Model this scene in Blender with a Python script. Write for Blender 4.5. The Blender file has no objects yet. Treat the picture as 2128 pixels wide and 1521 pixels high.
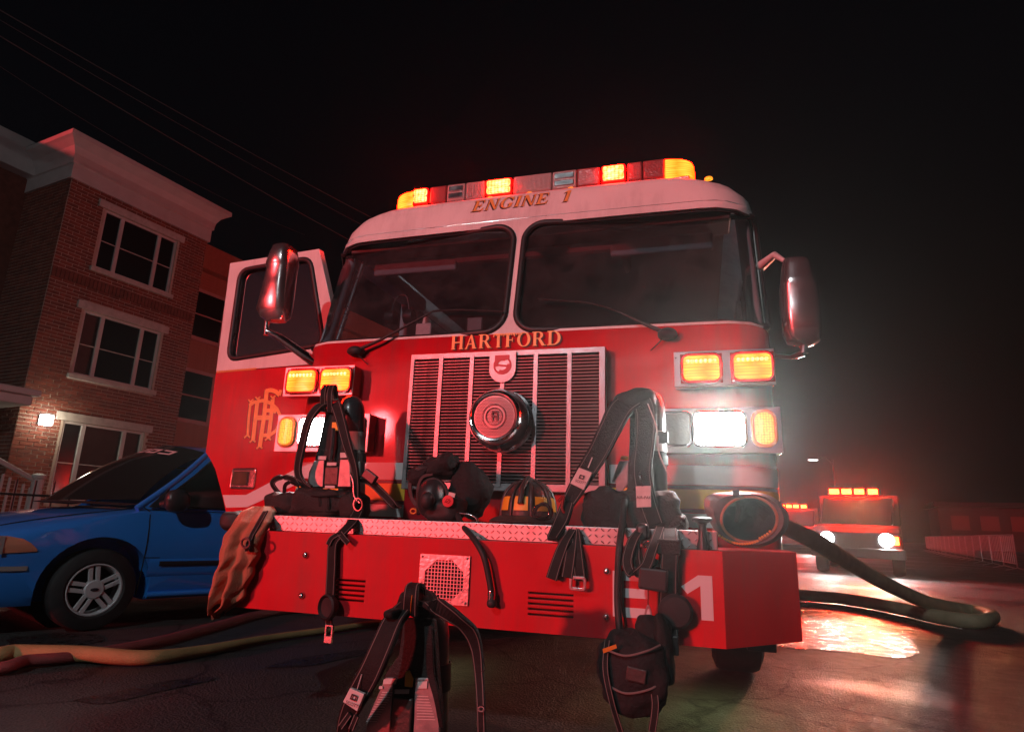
import bpy, bmesh, math, random
from mathutils import Vector, Matrix
from math import sin, cos, pi, radians, sqrt, atan2
random.seed(7)
sc = bpy.context.scene
COL = sc.collection

# ------------------------------------------------------------------ camera
FPX, IW, IH = 1313.36, 2128.0, 1521.0
CAM = Vector((0.9164, -2.9834, 0.8426)); YAW, PIT, ROL = -0.2920, 0.2457, 0.0367
_f = Vector((sin(YAW)*cos(PIT), cos(YAW)*cos(PIT), sin(PIT)))
_r = Vector((cos(YAW), -sin(YAW), 0)); _u = _r.cross(_f)
CR = cos(ROL)*_r + sin(ROL)*_u; CU = -sin(ROL)*_r + cos(ROL)*_u
cd = bpy.data.cameras.new('camera'); cam = bpy.data.objects.new('camera', cd); COL.objects.link(cam)
cam.matrix_world = Matrix(((CR.x, CU.x, -_f.x, CAM.x), (CR.y, CU.y, -_f.y, CAM.y), (CR.z, CU.z, -_f.z, CAM.z), (0, 0, 0, 1)))
cd.sensor_fit = 'HORIZONTAL'; cd.sensor_width = 36; cd.lens = 36*FPX/IW
cd.clip_start = 0.05; cd.clip_end = 2000
sc.camera = cam
# ------------------------------------------------------------------ world, sun, exposure
w = bpy.data.worlds.new('World'); sc.world = w; w.use_nodes = True
nt = w.node_tree; bg = nt.nodes['Background']
sky = nt.nodes.new('ShaderNodeTexSky'); sky.sky_type = 'NISHITA'; sky.sun_disc = False
SUN_DIR = Vector((0.50, 0.85, -0.14)).normalized()          # the way the light travels
sky.sun_elevation = radians(-4.0); sky.sun_rotation = radians(210)
nt.links.new(sky.outputs[0], bg.inputs[0]); bg.inputs[1].default_value = 0.10
sd = bpy.data.lights.new('sun', 'SUN'); sun = bpy.data.objects.new('sun', sd); COL.objects.link(sun)
sd.energy = 2.6; sd.color = (1.0, 0.055, 0.06); sd.angle = radians(2.5)
sun.rotation_euler = (-SUN_DIR).to_track_quat('Z', 'Y').to_euler(); sun.location = (-4, -8, 6)
sc.view_settings.view_transform = 'Standard'; sc.view_settings.look = 'None'
sc.view_settings.exposure = 0.0; sc.view_settings.gamma = 1.0
sc.render.engine = 'CYCLES'
sc.cycles.use_denoising = True
try: sc.cycles.denoiser = 'OPENIMAGEDENOISE'
except Exception: pass
sc.cycles.use_light_tree = True
sc.cycles.max_bounces = 6; sc.cycles.transparent_max_bounces = 12; sc.cycles.volume_bounces = 0
sc.cycles.sample_clamp_indirect = 4.0
sc.cycles.caustics_reflective = False; sc.cycles.caustics_refractive = False

# ------------------------------------------------------------------ pixel to point
def ray(u, v): return (_f*FPX + CR*(u-IW/2) - CU*(v-IH/2)).normalized()
def aY(u, v, y): d = ray(u, v); return CAM + d*((y-CAM.y)/d.y)
def aX(u, v, x): d = ray(u, v); return CAM + d*((x-CAM.x)/d.x)
def aZ(u, v, z=0): d = ray(u, v); return CAM + d*((z-CAM.z)/d.z)
def aT(u, v, t): return CAM + ray(u, v)*t
def aP(u, v, p0, az):
    n = Vector((cos(az), -sin(az), 0)); d = ray(u, v); return CAM + d*(((Vector(p0)-CAM).dot(n))/d.dot(n))

# ------------------------------------------------------------------ materials
M = {}
def mat(name, col, rough=0.5, metal=0.0, bump=0.0, bscale=40.0, var=0.0, vscale=8.0, emit=None, estr=0.0, coat=0.0, spec=0.5, alpha=1.0, rvar=0.0, detail=4.0):
    m = bpy.data.materials.new(name); m.use_nodes = True; n = m.node_tree; b = n.nodes['Principled BSDF']
    b.inputs['Base Color'].default_value = (*col, 1); b.inputs['Roughness'].default_value = rough
    b.inputs['Metallic'].default_value = metal; b.inputs['Coat Weight'].default_value = coat
    b.inputs['Coat Roughness'].default_value = 0.06; b.inputs['Specular IOR Level'].default_value = spec
    tc = n.nodes.new('ShaderNodeTexCoord')
    if var or rvar:
        nz = n.nodes.new('ShaderNodeTexNoise'); nz.inputs['Scale'].default_value = vscale; nz.inputs['Detail'].default_value = 6
        n.links.new(tc.outputs['Object'], nz.inputs['Vector'])
        if var:
            mr = n.nodes.new('ShaderNodeMapRange'); mr.inputs['From Min'].default_value = .3; mr.inputs['From Max'].default_value = .7
            mr.inputs['To Min'].default_value = 1-var; mr.inputs['To Max'].default_value = 1+var
            n.links.new(nz.outputs['Fac'], mr.inputs['Value'])
            mx = n.nodes.new('ShaderNodeVectorMath'); mx.operation = 'SCALE'; mx.inputs[0].default_value = col
            n.links.new(mr.outputs[0], mx.inputs['Scale']); n.links.new(mx.outputs[0], b.inputs['Base Color'])
        if rvar:
            m2 = n.nodes.new('ShaderNodeMapRange'); m2.inputs['From Min'].default_value = .3; m2.inputs['From Max'].default_value = .7
            m2.inputs['To Min'].default_value = max(0.02, rough-rvar); m2.inputs['To Max'].default_value = min(1, rough+rvar)
            n.links.new(nz.outputs['Fac'], m2.inputs['Value']); n.links.new(m2.outputs[0], b.inputs['Roughness'])
    if bump:
        n2 = n.nodes.new('ShaderNodeTexNoise'); n2.inputs['Scale'].default_value = bscale; n2.inputs['Detail'].default_value = detail
        n.links.new(tc.outputs['Object'], n2.inputs['Vector'])
        bp = n.nodes.new('ShaderNodeBump'); bp.inputs['Strength'].default_value = bump; bp.inputs['Distance'].default_value = 0.01
        n.links.new(n2.outputs['Fac'], bp.inputs['Height']); n.links.new(bp.outputs[0], b.inputs['Normal'])
    if emit:
        b.inputs['Emission Color'].default_value = (*emit, 1); b.inputs['Emission Strength'].default_value = estr
    M[name] = m; return m
mat('red', (.54, .003, .014), .40, spec=.2, coat=.15, var=.10, vscale=5, rvar=.10)
mat('white', (.72, .72, .70), .38, coat=.3, var=.05, vscale=4, rvar=.06)
mat('stripe_white', (.62, .62, .62), .45)
mat('stripe_yellow', (.80, .46, .03), .45)
mat('stripe_maroon', (.10, .004, .008), .45)
mat('gold', (.78, .36, .09), .42, metal=.1, var=.10, vscale=30)
mat('gold_shadow', (.05, .012, .006), .6)
mat('chrome', (.78, .78, .79), .13, metal=1.0, rvar=.05, vscale=14)
mat('steel', (.55, .55, .56), .30, metal=1.0, bump=.15, bscale=60, rvar=.10, vscale=9)
mat('brushed', (.44, .44, .45), .36, metal=1.0, bump=.10, bscale=160, rvar=.10, vscale=20)
mat('tread', (.50, .50, .50), .40, metal=1.0, rvar=.06, vscale=20)
mat('tread_lug', (.86, .86, .86), .22, metal=1.0)
mat('black', (.012, .012, .013), .5, bump=.05, bscale=120)
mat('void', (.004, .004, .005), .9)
mat('rubber', (.016, .016, .017), .62, var=.25, vscale=20, bump=.1, bscale=80)
mat('plastic_dark', (.022, .022, .024), .38, bump=.08, bscale=200)
mat('interior', (.16, .17, .19), .6, bump=.1, bscale=60)
mat('interior_light', (.34, .36, .39), .55)
mat('seat', (.11, .11, .12), .7, bump=.25, bscale=60, var=.2)
mat('grille_metal', (.27, .27, .28), .38, metal=1.0, bump=.12, bscale=160, rvar=.10, vscale=20)
mat('siren_mesh', (.20, .19, .19), .35, metal=1.0)
mat('lens_smoke', (.20, .045, .045), .16, coat=.6, bump=.2, bscale=80)
mat('lens_red', (.22, .006, .010), .18, coat=.6)
mat('lens_clear', (.30, .27, .26), .18, coat=.5, bump=.25, bscale=70)
mat('lens_amber', (.55, .22, .02), .22, coat=.5)
def led(name, lo, hi, strength, sx, sz):
    # over-exposed red lamp behind a ribbed lens
    m = mat(name, (.4, .05, .02), .25); n = m.node_tree; b = n.nodes['Principled BSDF']; tc = n.nodes.new('ShaderNodeTexCoord')
    mp = n.nodes.new('ShaderNodeMapping'); mp.inputs['Scale'].default_value = (sx, sx, sz); n.links.new(tc.outputs['Object'], mp.inputs[0])
    v = n.nodes.new('ShaderNodeTexVoronoi'); v.feature = 'F1'; v.inputs['Randomness'].default_value = .25; v.inputs['Scale'].default_value = 1; n.links.new(mp.outputs[0], v.inputs['Vector'])
    mr = n.nodes.new('ShaderNodeMapRange'); mr.inputs['From Min'].default_value = .1; mr.inputs['From Max'].default_value = .7; n.links.new(v.outputs['Distance'], mr.inputs['Value'])
    mx = n.nodes.new('ShaderNodeMix'); mx.data_type = 'RGBA'; mx.inputs[6].default_value = (*hi, 1); mx.inputs[7].default_value = (*lo, 1); n.links.new(mr.outputs[0], mx.inputs[0])
    n.links.new(mx.outputs[2], b.inputs['Emission Color']); b.inputs['Emission Strength'].default_value = strength
led('lamp_fire', (1, .0034, .00003), (1, .0090, .0008), 100.0, 9, 75)
led('lamp_core', (1, .0024, .0002), (1, .0072, .0034), 270.0, 45, 70)
led('lamp_amber', (1, .22, .0), (1, .62, .06), 1.3, 90, 90)
mat('lamp_white', (.8, .8, .8), .3, emit=(.93, 1, .97), estr=170.0)
mat('strap', (.010, .009, .009), .75, spec=.3, bump=.3, bscale=220, var=.3, vscale=30)
mat('pad', (.016, .012, .011), .75, bump=.5, bscale=140, var=.3, vscale=20)
mat('cloth_black', (.009, .008, .009), .85, bump=.6, bscale=60, var=.3)
mat('stitch', (.16, .14, .13), .8)
mat('label', (.60, .58, .56), .5, var=.08, vscale=40)
mat('plate_grey', (.26, .25, .25), .42, metal=.4, var=.2, vscale=30, bump=.1)
mat('cylinder_grey', (.045, .042, .045), .3, coat=.4, var=.15, vscale=20)
mat('cloth_brown', (.40, .15, .085), .9, bump=.4, bscale=160, var=.15, vscale=14)
mat('leather_worn', (.13, .105, .10), .38, bump=.3, bscale=50, var=.3)
mat('leather', (.045, .036, .033), .42, bump=.25, bscale=60, var=.25)
mat('reflect_yellow', (.75, .42, .03), .4)
mat('disc_red', (.55, .015, .03), .45)
def streaks(name, amount):
    m = M[name]; n = m.node_tree; b = n.nodes['Principled BSDF']; L = n.links.new; src = b.inputs['Base Color'].links[0].from_socket
    tc = n.nodes.new('ShaderNodeTexCoord'); mp = n.nodes.new('ShaderNodeMapping'); mp.inputs['Scale'].default_value = (16, 16, 1.1); L(tc.outputs['Object'], mp.inputs[0])
    nz = n.nodes.new('ShaderNodeTexNoise'); nz.inputs['Scale'].default_value = 1; nz.inputs['Detail'].default_value = 7; nz.inputs['Roughness'].default_value = .7; L(mp.outputs[0], nz.inputs['Vector'])
    n2 = n.nodes.new('ShaderNodeTexNoise'); n2.inputs['Scale'].default_value = 2.3; n2.inputs['Detail'].default_value = 8; L(tc.outputs['Object'], n2.inputs['Vector'])
    mu = n.nodes.new('ShaderNodeMath'); mu.operation = 'MULTIPLY'; L(nz.outputs['Fac'], mu.inputs[0]); L(n2.outputs['Fac'], mu.inputs[1])
    mr = n.nodes.new('ShaderNodeMapRange'); mr.inputs['From Min'].default_value = .22; mr.inputs['From Max'].default_value = .42; mr.inputs['To Min'].default_value = 0; mr.inputs['To Max'].default_value = amount; L(mu.outputs[0], mr.inputs['Value'])
    mx = n.nodes.new('ShaderNodeMix'); mx.data_type = 'RGBA'; L(mr.outputs[0], mx.inputs[0]); L(src, mx.inputs[6]); mx.inputs[7].default_value = (.09, .075, .065, 1); L(mx.outputs[2], b.inputs['Base Color'])
streaks('red', .34); streaks('white', .30)
def glass(name, tint=(.75, .78, .8), film=.03, rough=.02):
    m = bpy.data.materials.new(name); m.use_nodes = True; n = m.node_tree; n.nodes.clear()
    o = n.nodes.new('ShaderNodeOutputMaterial'); t = n.nodes.new('ShaderNodeBsdfTransparent'); t.inputs[0].default_value = (*tint, 1)
    g = n.nodes.new('ShaderNodeBsdfGlossy'); g.inputs['Roughness'].default_value = rough
    fr = n.nodes.new('ShaderNodeFresnel'); fr.inputs[0].default_value = 1.5
    mx = n.nodes.new('ShaderNodeMixShader'); n.links.new(fr.outputs[0], mx.inputs[0]); n.links.new(t.outputs[0], mx.inputs[1]); n.links.new(g.outputs[0], mx.inputs[2])
    d = n.nodes.new('ShaderNodeBsdfDiffuse'); d.inputs[0].default_value = (.5, .5, .5, 1)
    tr = n.nodes.new('ShaderNodeBsdfTranslucent'); tr.inputs[0].default_value = (.6, .6, .6, 1)
    ad = n.nodes.new('ShaderNodeMixShader'); ad.inputs[0].default_value = .5; n.links.new(d.outputs[0], ad.inputs[1]); n.links.new(tr.outputs[0], ad.inputs[2])
    nz = n.nodes.new('ShaderNodeTexNoise'); nz.inputs['Scale'].default_value = 7; nz.inputs['Detail'].default_value = 12; nz.inputs['Roughness'].default_value = .75
    tc = n.nodes.new('ShaderNodeTexCoord'); n.links.new(tc.outputs['Object'], nz.inputs['Vector'])
    mr = n.nodes.new('ShaderNodeMapRange'); mr.inputs['From Min'].default_value = .35; mr.inputs['From Max'].default_value = .75; mr.inputs['To Min'].default_value = film*.3; mr.inputs['To Max'].default_value = film*2
    n.links.new(nz.outputs['Fac'], mr.inputs['Value'])
    m2 = n.nodes.new('ShaderNodeMixShader'); n.links.new(mr.outputs[0], m2.inputs[0]); n.links.new(mx.outputs[0], m2.inputs[1]); n.links.new(ad.outputs[0], m2.inputs[2])
    n.links.new(m2.outputs[0], o.inputs[0]); M[name] = m
glass('windshield', (.62, .66, .70), .07)
glass('side_glass', (.30, .33, .36), .02)
glass('clear', (.85, .85, .85), .05)
glass('van_glass', (.16, .19, .17), .05)

# ------------------------------------------------------------------ mesh helpers
ORG = {}
def link(o, parent=None):
    COL.objects.link(o)
    if parent is not None: o.parent = parent
    ORG[o.name] = ORG[parent.name] if parent is not None else Vector((0, 0, 0))
    return o
def tag(o, label=None, cat=None, group=None, kind=None):
    if label: o['label'] = label
    if cat: o['category'] = cat
    if group: o['group'] = group
    if kind: o['kind'] = kind
    return o
def thing(name, loc, label, cat, group=None):
    e = bpy.data.objects.new(name, None); e.empty_display_size = .2; COL.objects.link(e)
    e.location = loc; ORG[e.name] = Vector(loc); return tag(e, label, cat, group)

class MB:
    def __init__(s): s.v = []; s.f = []
    def add(s, vs, fs):
        o = len(s.v); s.v += [Vector(v) for v in vs]; s.f += [tuple(i+o for i in f) for f in fs]; return s
    def box(s, a, b, mtx=None):
        x0, y0, z0 = a; x1, y1, z1 = b
        vs = [Vector((x, y, z)) for x in (x0, x1) for y in (y0, y1) for z in (z0, z1)]
        if mtx is not None: vs = [mtx @ v for v in vs]
        return s.add(vs, [(0, 1, 3, 2), (4, 6, 7, 5), (0, 4, 5, 1), (2, 3, 7, 6), (0, 2, 6, 4), (1, 5, 7, 3)])
    def prism(s, poly, vec):
        # poly: 3d points of a planar polygon, extruded by vec
        n = len(poly); vec = Vector(vec); ps = [Vector(p) for p in poly]
        return s.add(ps+[p+vec for p in ps], [tuple(range(n))[::-1], tuple(range(n, 2*n))]+[(i, (i+1) % n, (i+1) % n+n, i+n) for i in range(n)])
    def frame(s, d, up=None):
        d = d.normalized(); up = Vector(up) if up is not None else (Vector((0, 0, 1)) if abs(d.z) < .9 else Vector((0, 1, 0)))
        x = up.cross(d)
        if x.length < 1e-6: x = Vector((1, 0, 0)).cross(d)
        x.normalize(); return x, d.cross(x)
    def tube(s, pts, r, n=10, cap=True, flat=1.0):
        pts = [Vector(p) for p in pts]; rs = r if hasattr(r, '__len__') else [r]*len(pts)
        o = len(s.v); ux = None
        for i, p in enumerate(pts):
            d = (pts[min(i+1, len(pts)-1)]-pts[max(i-1, 0)])
            if d.length < 1e-9: d = Vector((0, 0, 1))
            d.normalize()
            if ux is None: ux, uy = s.frame(d)
            else:
                ux = ux-d*ux.dot(d)
                if ux.length < 1e-6: ux, uy = s.frame(d)
                ux.normalize()
            uy = d.cross(ux)
            for k in range(n):
                a = 2*pi*k/n; s.v.append(p+ux*rs[i]*cos(a)+uy*rs[i]*sin(a)*flat)
        for i in range(len(pts)-1):
            for k in range(n):
                a = o+i*n+k; b = o+i*n+(k+1) % n; s.f.append((a, b, b+n, a+n))
        if cap: s.f.append(tuple(o+k for k in range(n))[::-1]); s.f.append(tuple(o+(len(pts)-1)*n+k for k in range(n)))
        return s
    def lathe(s, prof, org, axis, n=24, up=None, sx=1.0, sy=1.0, a0=0, a1=2*pi):
        # prof: (radius, height along axis)
        org = Vector(org); axis = Vector(axis).normalized(); ux, uy = s.frame(axis, up); o = len(s.v); full = abs(a1-a0-2*pi) < 1e-6
        m = n if full else n+1
        for r, h in prof:
            for k in range(m):
                a = a0+(a1-a0)*k/n; s.v.append(org+axis*h+ux*r*cos(a)*sx+uy*r*sin(a)*sy)
        for i in range(len(prof)-1):
            for k in range(n):
                a = o+i*m+k; b = o+i*m+((k+1) % m); s.f.append((a, b, b+m, a+m))
        return s
    def grid(s, fn, nu, nv, closed=False):
        o = len(s.v); m = nu if closed else nu+1
        for j in range(nv+1):
            for i in range(m): s.v.append(Vector(fn(i/nu, j/nv)))
        for j in range(nv):
            for i in range(nu):
                a = o+j*m+i; b = o+j*m+(i+1) % m; s.f.append((a, b, b+m, a+m))
        return s
    def ribbon(s, pts, width, thick=.004, side=None, twist=None, shift=0.0, lift=0.0, wline=None):
        # strap following pts; side = direction across the strap
        pts = [Vector(p) for p in pts]; o = len(s.v); n = len(pts)
        for i, p in enumerate(pts):
            d = (pts[min(i+1, n-1)]-pts[max(i-1, 0)]).normalized()
            sd_ = Vector(side) if side is not None else Vector((1, 0, 0))
            if twist: sd_ = Matrix.Rotation(twist[0]+(twist[1]-twist[0])*i/(n-1), 3, d) @ sd_
            sd_ = sd_-d*sd_.dot(d)
            if sd_.length < 1e-5: sd_ = Vector((0, 1, 0)).cross(d)
            sd_.normalize(); nn = d.cross(sd_); w_ = width[i] if hasattr(width, '__len__') else width; p = p+sd_*shift*w_+(nn if nn.y < 0 else -nn)*lift; w_ = wline or w_
            for a, b in ((-1, -1), (1, -1), (1, 1), (-1, 1)): s.v.append(p+sd_*a*w_/2+nn*b*thick/2)
        for i in range(n-1):
            for k in range(4): a = o+i*4+k; b = o+i*4+(k+1) % 4; s.f.append((a, b, b+4, a+4))
        s.f.append((o+3, o+2, o+1, o)); s.f.append((o+4*n-4, o+4*n-3, o+4*n-2, o+4*n-1)); return s
    def mesh(s, name, material, org=Vector((0, 0, 0)), smooth=None, fixn=True):
        me = bpy.data.meshes.new(name); me.from_pydata([v-org for v in s.v], [], s.f); me.update()
        if fixn:
            bm = bmesh.new(); bm.from_mesh(me); bmesh.ops.recalc_face_normals(bm, faces=bm.faces); bm.to_mesh(me); bm.free()
        if material: me.materials.append(M[material] if isinstance(material, str) else material)
        if smooth is not None:
            me.polygons.foreach_set('use_smooth', [True]*len(me.polygons)); me.set_sharp_from_angle(angle=radians(smooth))
        return me
    def build(s, name, material, parent=None, smooth=None, bevel=0, subsurf=0, org=None, fixn=True):
        og = ORG[parent.name] if parent is not None else (Vector(org) if org is not None else Vector((0, 0, 0)))
        o = bpy.data.objects.new(name, s.mesh(name, material, og, smooth, fixn)); link(o, parent)
        if parent is None: o.location = og; ORG[o.name] = og
        if bevel:
            b = o.modifiers.new('bevel', 'BEVEL'); b.width = bevel; b.segments = 2; b.limit_method = 'ANGLE'; b.angle_limit = radians(40)
        if subsurf:
            b = o.modifiers.new('sub', 'SUBSURF'); b.levels = subsurf; b.render_levels = subsurf
        return o
def piece(name, me, parent, loc, rot=None):
    o = bpy.data.objects.new(name, me); link(o, parent); o.location = Vector(loc)-ORG[parent.name]
    if rot is not None: o.rotation_euler = rot
    return o
def spline(pts, n=8):
    pts = [Vector(p) for p in pts]; out = []
    for i in range(len(pts)-1):
        p0 = pts[max(i-1, 0)]; p1 = pts[i]; p2 = pts[i+1]; p3 = pts[min(i+2, len(pts)-1)]
        for k in range(n):
            t = k/n; out.append(.5*((2*p1)+(p2-p0)*t+(2*p0-5*p1+4*p2-p3)*t*t+(3*p1-p0-3*p2+p3)*t**3))
    out.append(pts[-1]); return out
def rrect(x0, x1, y0, y1, r, n=6):
    out = []
    for cx, cy, a in ((x1-r, y1-r, 0), (x0+r, y1-r, 90), (x0+r, y0+r, 180), (x1-r, y0+r, 270)):
        for k in range(n+1): t = radians(a+90*k/n); out.append((cx+r*cos(t), cy+r*sin(t)))
    return out
def cut(o, cutter_mb):
    cm = cutter_mb.mesh('cutter', None); c = bpy.data.objects.new('cutter', cm); COL.objects.link(c)
    b = o.modifiers.new('bool', 'BOOLEAN'); b.object = c; b.operation = 'DIFFERENCE'; b.solver = 'EXACT'
    dg = bpy.context.evaluated_depsgraph_get(); dg.update()
    me = bpy.data.meshes.new_from_object(o.evaluated_get(dg)); o.modifiers.clear(); o.data = me
    bpy.data.objects.remove(c); return o
def lerp(tab, z):
    if z <= tab[0][0]: return tab[0][1]
    for (a, b), (c, d) in zip(tab, tab[1:]):
        if z <= c: return b+(d-b)*(z-a)/(c-a)
    return tab[-1][1]

# ------------------------------------------------------------------ serif lettering
def glyph(c):
    P = []
    def q(*a): P.append([(a[i], a[i+1]) for i in range(0, len(a), 2)])
    def stem(x, w=.17, y0=0, y1=1, s0=True, s1=True):
        q(x, y0, x+w, y0, x+w, y1, x, y1)
        e = .075
        if s0: q(x-e, y0, x+w+e, y0, x+w+.01, y0+.07, x-.01, y0+.07)
        if s1: q(x-e, y1, x-.01, y1-.07, x+w+.01, y1-.07, x+w+e, y1)
    def arc(cx, cy, rx, ry, tx, ty, a0, a1, n=14):
        for k in range(n):
            t0 = radians(a0+(a1-a0)*k/n); t1 = radians(a0+(a1-a0)*(k+1)/n)
            q(cx+rx*cos(t0), cy+ry*sin(t0), cx+rx*cos(t1), cy+ry*sin(t1), cx+(rx-tx)*cos(t1), cy+(ry-ty)*sin(t1), cx+(rx-tx)*cos(t0), cy+(ry-ty)*sin(t0))
    if c == 'H': stem(.08); stem(.58); q(.25, .46, .58, .46, .58, .54, .25, .54); return P, .84
    if c == 'I': stem(.08); return P, .34
    if c == '1': stem(.14, s1=False); q(.14, 1, .02, .86, .02, .8, .14, .86); return P, .42
    if c == 'A':
        q(.06, 0, .13, 0, .42, 1, .36, 1); q(.50, 0, .70, 0, .44, 1, .35, 1); q(.19, .3, .58, .3, .56, .37, .21, .37)
        q(-.02, 0, .2, 0, .15, .06, .05, .06); q(.44, 0, .78, 0, .70, .06, .5, .06); return P, .80
    if c == 'R':
        stem(.08, s1=False); q(0, 1, 0, .94, .1, .94, .4, .93, .4, 1); arc(.38, .74, .27, .26, .16, .07, -90, 90); q(.25, .48, .4, .48, .4, .55, .25, .55)
        q(.34, .5, .5, .5, .78, 0, .58, 0); q(.6, 0, .84, 0, .8, .06, .6, .06); return P, .84
    if c == 'T':
        stem(.25, s1=False); q(.02, .93, .65, .93, .65, 1, .02, 1); q(.0, .76, .04, .76, .1, .95, .02, .95); q(.63, .76, .67, .76, .65, .95, .57, .95); return P, .68
    if c in 'FE':
        stem(.08, s1=False, s0=(c == 'F')); q(0, .93, .60, .93, .60, 1, 0, 1); q(.56, .74, .6, .74, .6, .95, .5, .95); q(.25, .47, .45, .47, .45, .54, .25, .54); q(.43, .36, .47, .36, .47, .65, .43, .65)
        if c == 'E': q(0, 0, .62, 0, .62, .07, 0, .07); q(.52, .05, .62, .05, .66, .28, .62, .28)
        return P, (.66 if c == 'F' else .70)
    if c == 'O': arc(.42, .5, .40, .52, .17, .06, 0, 360, 32); return P, .86
    if c == 'D':
        stem(.08, s0=False, s1=False); q(0, .93, .4, .93, .4, 1, 0, 1); q(0, 0, .4, 0, .4, .07, 0, .07); arc(.36, .5, .42, .5, .17, .07, -90, 90, 20); return P, .82
    if c == 'N':
        q(.1, 0, .17, 0, .17, 1, .1, 1); q(.62, 0, .69, 0, .69, 1, .62, 1); q(.04, 1, .25, 1, .69, 0, .58, 0); q(.02, 0, .26, 0, .2, .06, .08, .06); q(.53, 1, .77, 1, .71, .94, .59, .94); return P, .80
    if c == 'G':
        arc(.42, .5, .40, .52, .17, .06, 40, 322, 26); stem(.55, .16, .06, .42, s0=False); q(.68, .68, .73, .68, .73, .98, .7, .98, .62, .86); return P, .82
    return P, .38
def lettering(text, fn, h, depth=.002, italic=0.0, gap=.06, off=0.0, width=None):
    # fn(x, y, d): x along the line in metres, y up, d proud; returns a 3-d point
    mb = MB(); adv = []; x = 0
    for c in text: g, a = glyph(c); adv.append((g, x)); x += a+gap
    tot = (x-gap)*h; sx = (width/tot) if width else 1.0; k = 0
    for g, ox in adv:
        for poly in g:
            k += 1; d = depth+off+(k % 7)*.00012
            pts = [fn(((px+ox)*h+italic*py*h)*sx, py*h, d) for px, py in poly]
            mb.add(pts, [tuple(range(len(pts)))])
    return mb
def block_text(name, body, fn, size, parent, material, font_sx=1.0):
    # plain sans lettering from the built-in font, turned into a mesh laid on a surface
    cu = bpy.data.curves.new(name, 'FONT'); cu.body = body; cu.size = size; cu.resolution_u = 3
    t = bpy.data.objects.new(name, cu); COL.objects.link(t); dg = bpy.context.evaluated_depsgraph_get(); dg.update()
    me = bpy.data.meshes.new_from_object(t.evaluated_get(dg)); bpy.data.objects.remove(t)
    mb = MB(); mb.add([fn(v.co.x*font_sx, v.co.y, .002) for v in me.vertices], [tuple(p.vertices) for p in me.polygons])
    return mb.build(name, material, parent, fixn=False)
# ------------------------------------------------------------------ 2-d plates with a hole
def hit(poly, c, a):
    best = None; dx, dy = cos(a), sin(a)
    for (x0, y0), (x1, y1) in zip(poly, poly[1:]+poly[:1]):
        ex, ey = x1-x0, y1-y0; den = dx*ey-dy*ex
        if abs(den) < 1e-12: continue
        t = ((x0-c[0])*ey-(y0-c[1])*ex)/den; k = ((x0-c[0])*dy-(y0-c[1])*dx)/den
        if t > 0 and -1e-6 <= k <= 1+1e-6 and (best is None or t > best): best = t
    return (c[0]+dx*best, c[1]+dy*best)
def holed(mb, outer, inner, fn, thick, n=48):
    c = (sum(p[0] for p in inner)/len(inner), sum(p[1] for p in inner)/len(inner))
    an = sorted(set([round(atan2(y-c[1], x-c[0]), 5) for x, y in outer+inner]+[round(-pi+2*pi*k/n, 5) for k in range(n)]))
    O = [hit(outer, c, a) for a in an]; I = [hit(inner, c, a) for a in an]; m = len(an)
    vs = [fn(x, y, 0) for x, y in O]+[fn(x, y, 0) for x, y in I]+[fn(x, y, -thick) for x, y in O]+[fn(x, y, -thick) for x, y in I]
    fs = []
    for i in range(m):
        j = (i+1) % m; fs += [(i, j, m+j, m+i), (2*m+j, 2*m+i, 3*m+i, 3*m+j), (j, i, 2*m+i, 2*m+j), (m+i, m+j, 3*m+j, 3*m+i)]
    mb.add(vs, fs); return mb
def loop_tube(mb, loop, fn, r, d=0.0, n=8):
    pts = [fn(x, y, d) for x, y in loop]; m = len(pts); o = len(mb.v)
    for i, p in enumerate(pts):
        t = (pts[(i+1) % m]-pts[i-1]).normalized(); x, y = loop[i]
        nn = (fn(x, y, .01)-fn(x, y, 0)).normalized(); sd_ = t.cross(nn).normalized()
        for k in range(n): a = 2*pi*k/n; mb.v.append(p+sd_*r*cos(a)+nn*r*.7*sin(a))
    for i in range(m):
        j = (i+1) % m
        for k in range(n): l = (k+1) % n; mb.f.append((o+i*n+k, o+j*n+k, o+j*n+l, o+i*n+l))
    return mb
def fill(mb, loop, fn, d=0.0):
    c = (sum(p[0] for p in loop)/len(loop), sum(p[1] for p in loop)/len(loop)); m = len(loop)
    rings = [[(c[0]+(x-c[0])*k, c[1]+(y-c[1])*k) for x, y in loop] for k in (1, .66, .33)]
    o = len(mb.v); mb.v += [fn(x, y, d) for rg in rings for x, y in rg]+[fn(c[0], c[1], d)]
    for a in range(2):
        for i in range(m): j = (i+1) % m; mb.f.append((o+a*m+i, o+a*m+j, o+(a+1)*m+j, o+(a+1)*m+i))
    for i in range(m): mb.f.append((o+2*m+i, o+2*m+(i+1) % m, o+3*m))
    return mb
def stroke(mb, pts, wd, fn, d):
    for i, ((x0, y0), (x1, y1)) in enumerate(zip(pts, pts[1:])):
        l = sqrt((x1-x0)**2+(y1-y0)**2); nx, ny = -(y1-y0)/l*wd/2, (x1-x0)/l*wd/2; e = wd*.12/l; ex, ey = (x1-x0)*e, (y1-y0)*e
        dd = d+i*.00015
        mb.add([fn(x0-ex+nx, y0-ey+ny, dd), fn(x1+ex+nx, y1+ey+ny, dd), fn(x1+ex-nx, y1+ey-ny, dd), fn(x0-ex-nx, y0-ey-ny, dd)], [(0, 1, 2, 3)])
    return mb

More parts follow.
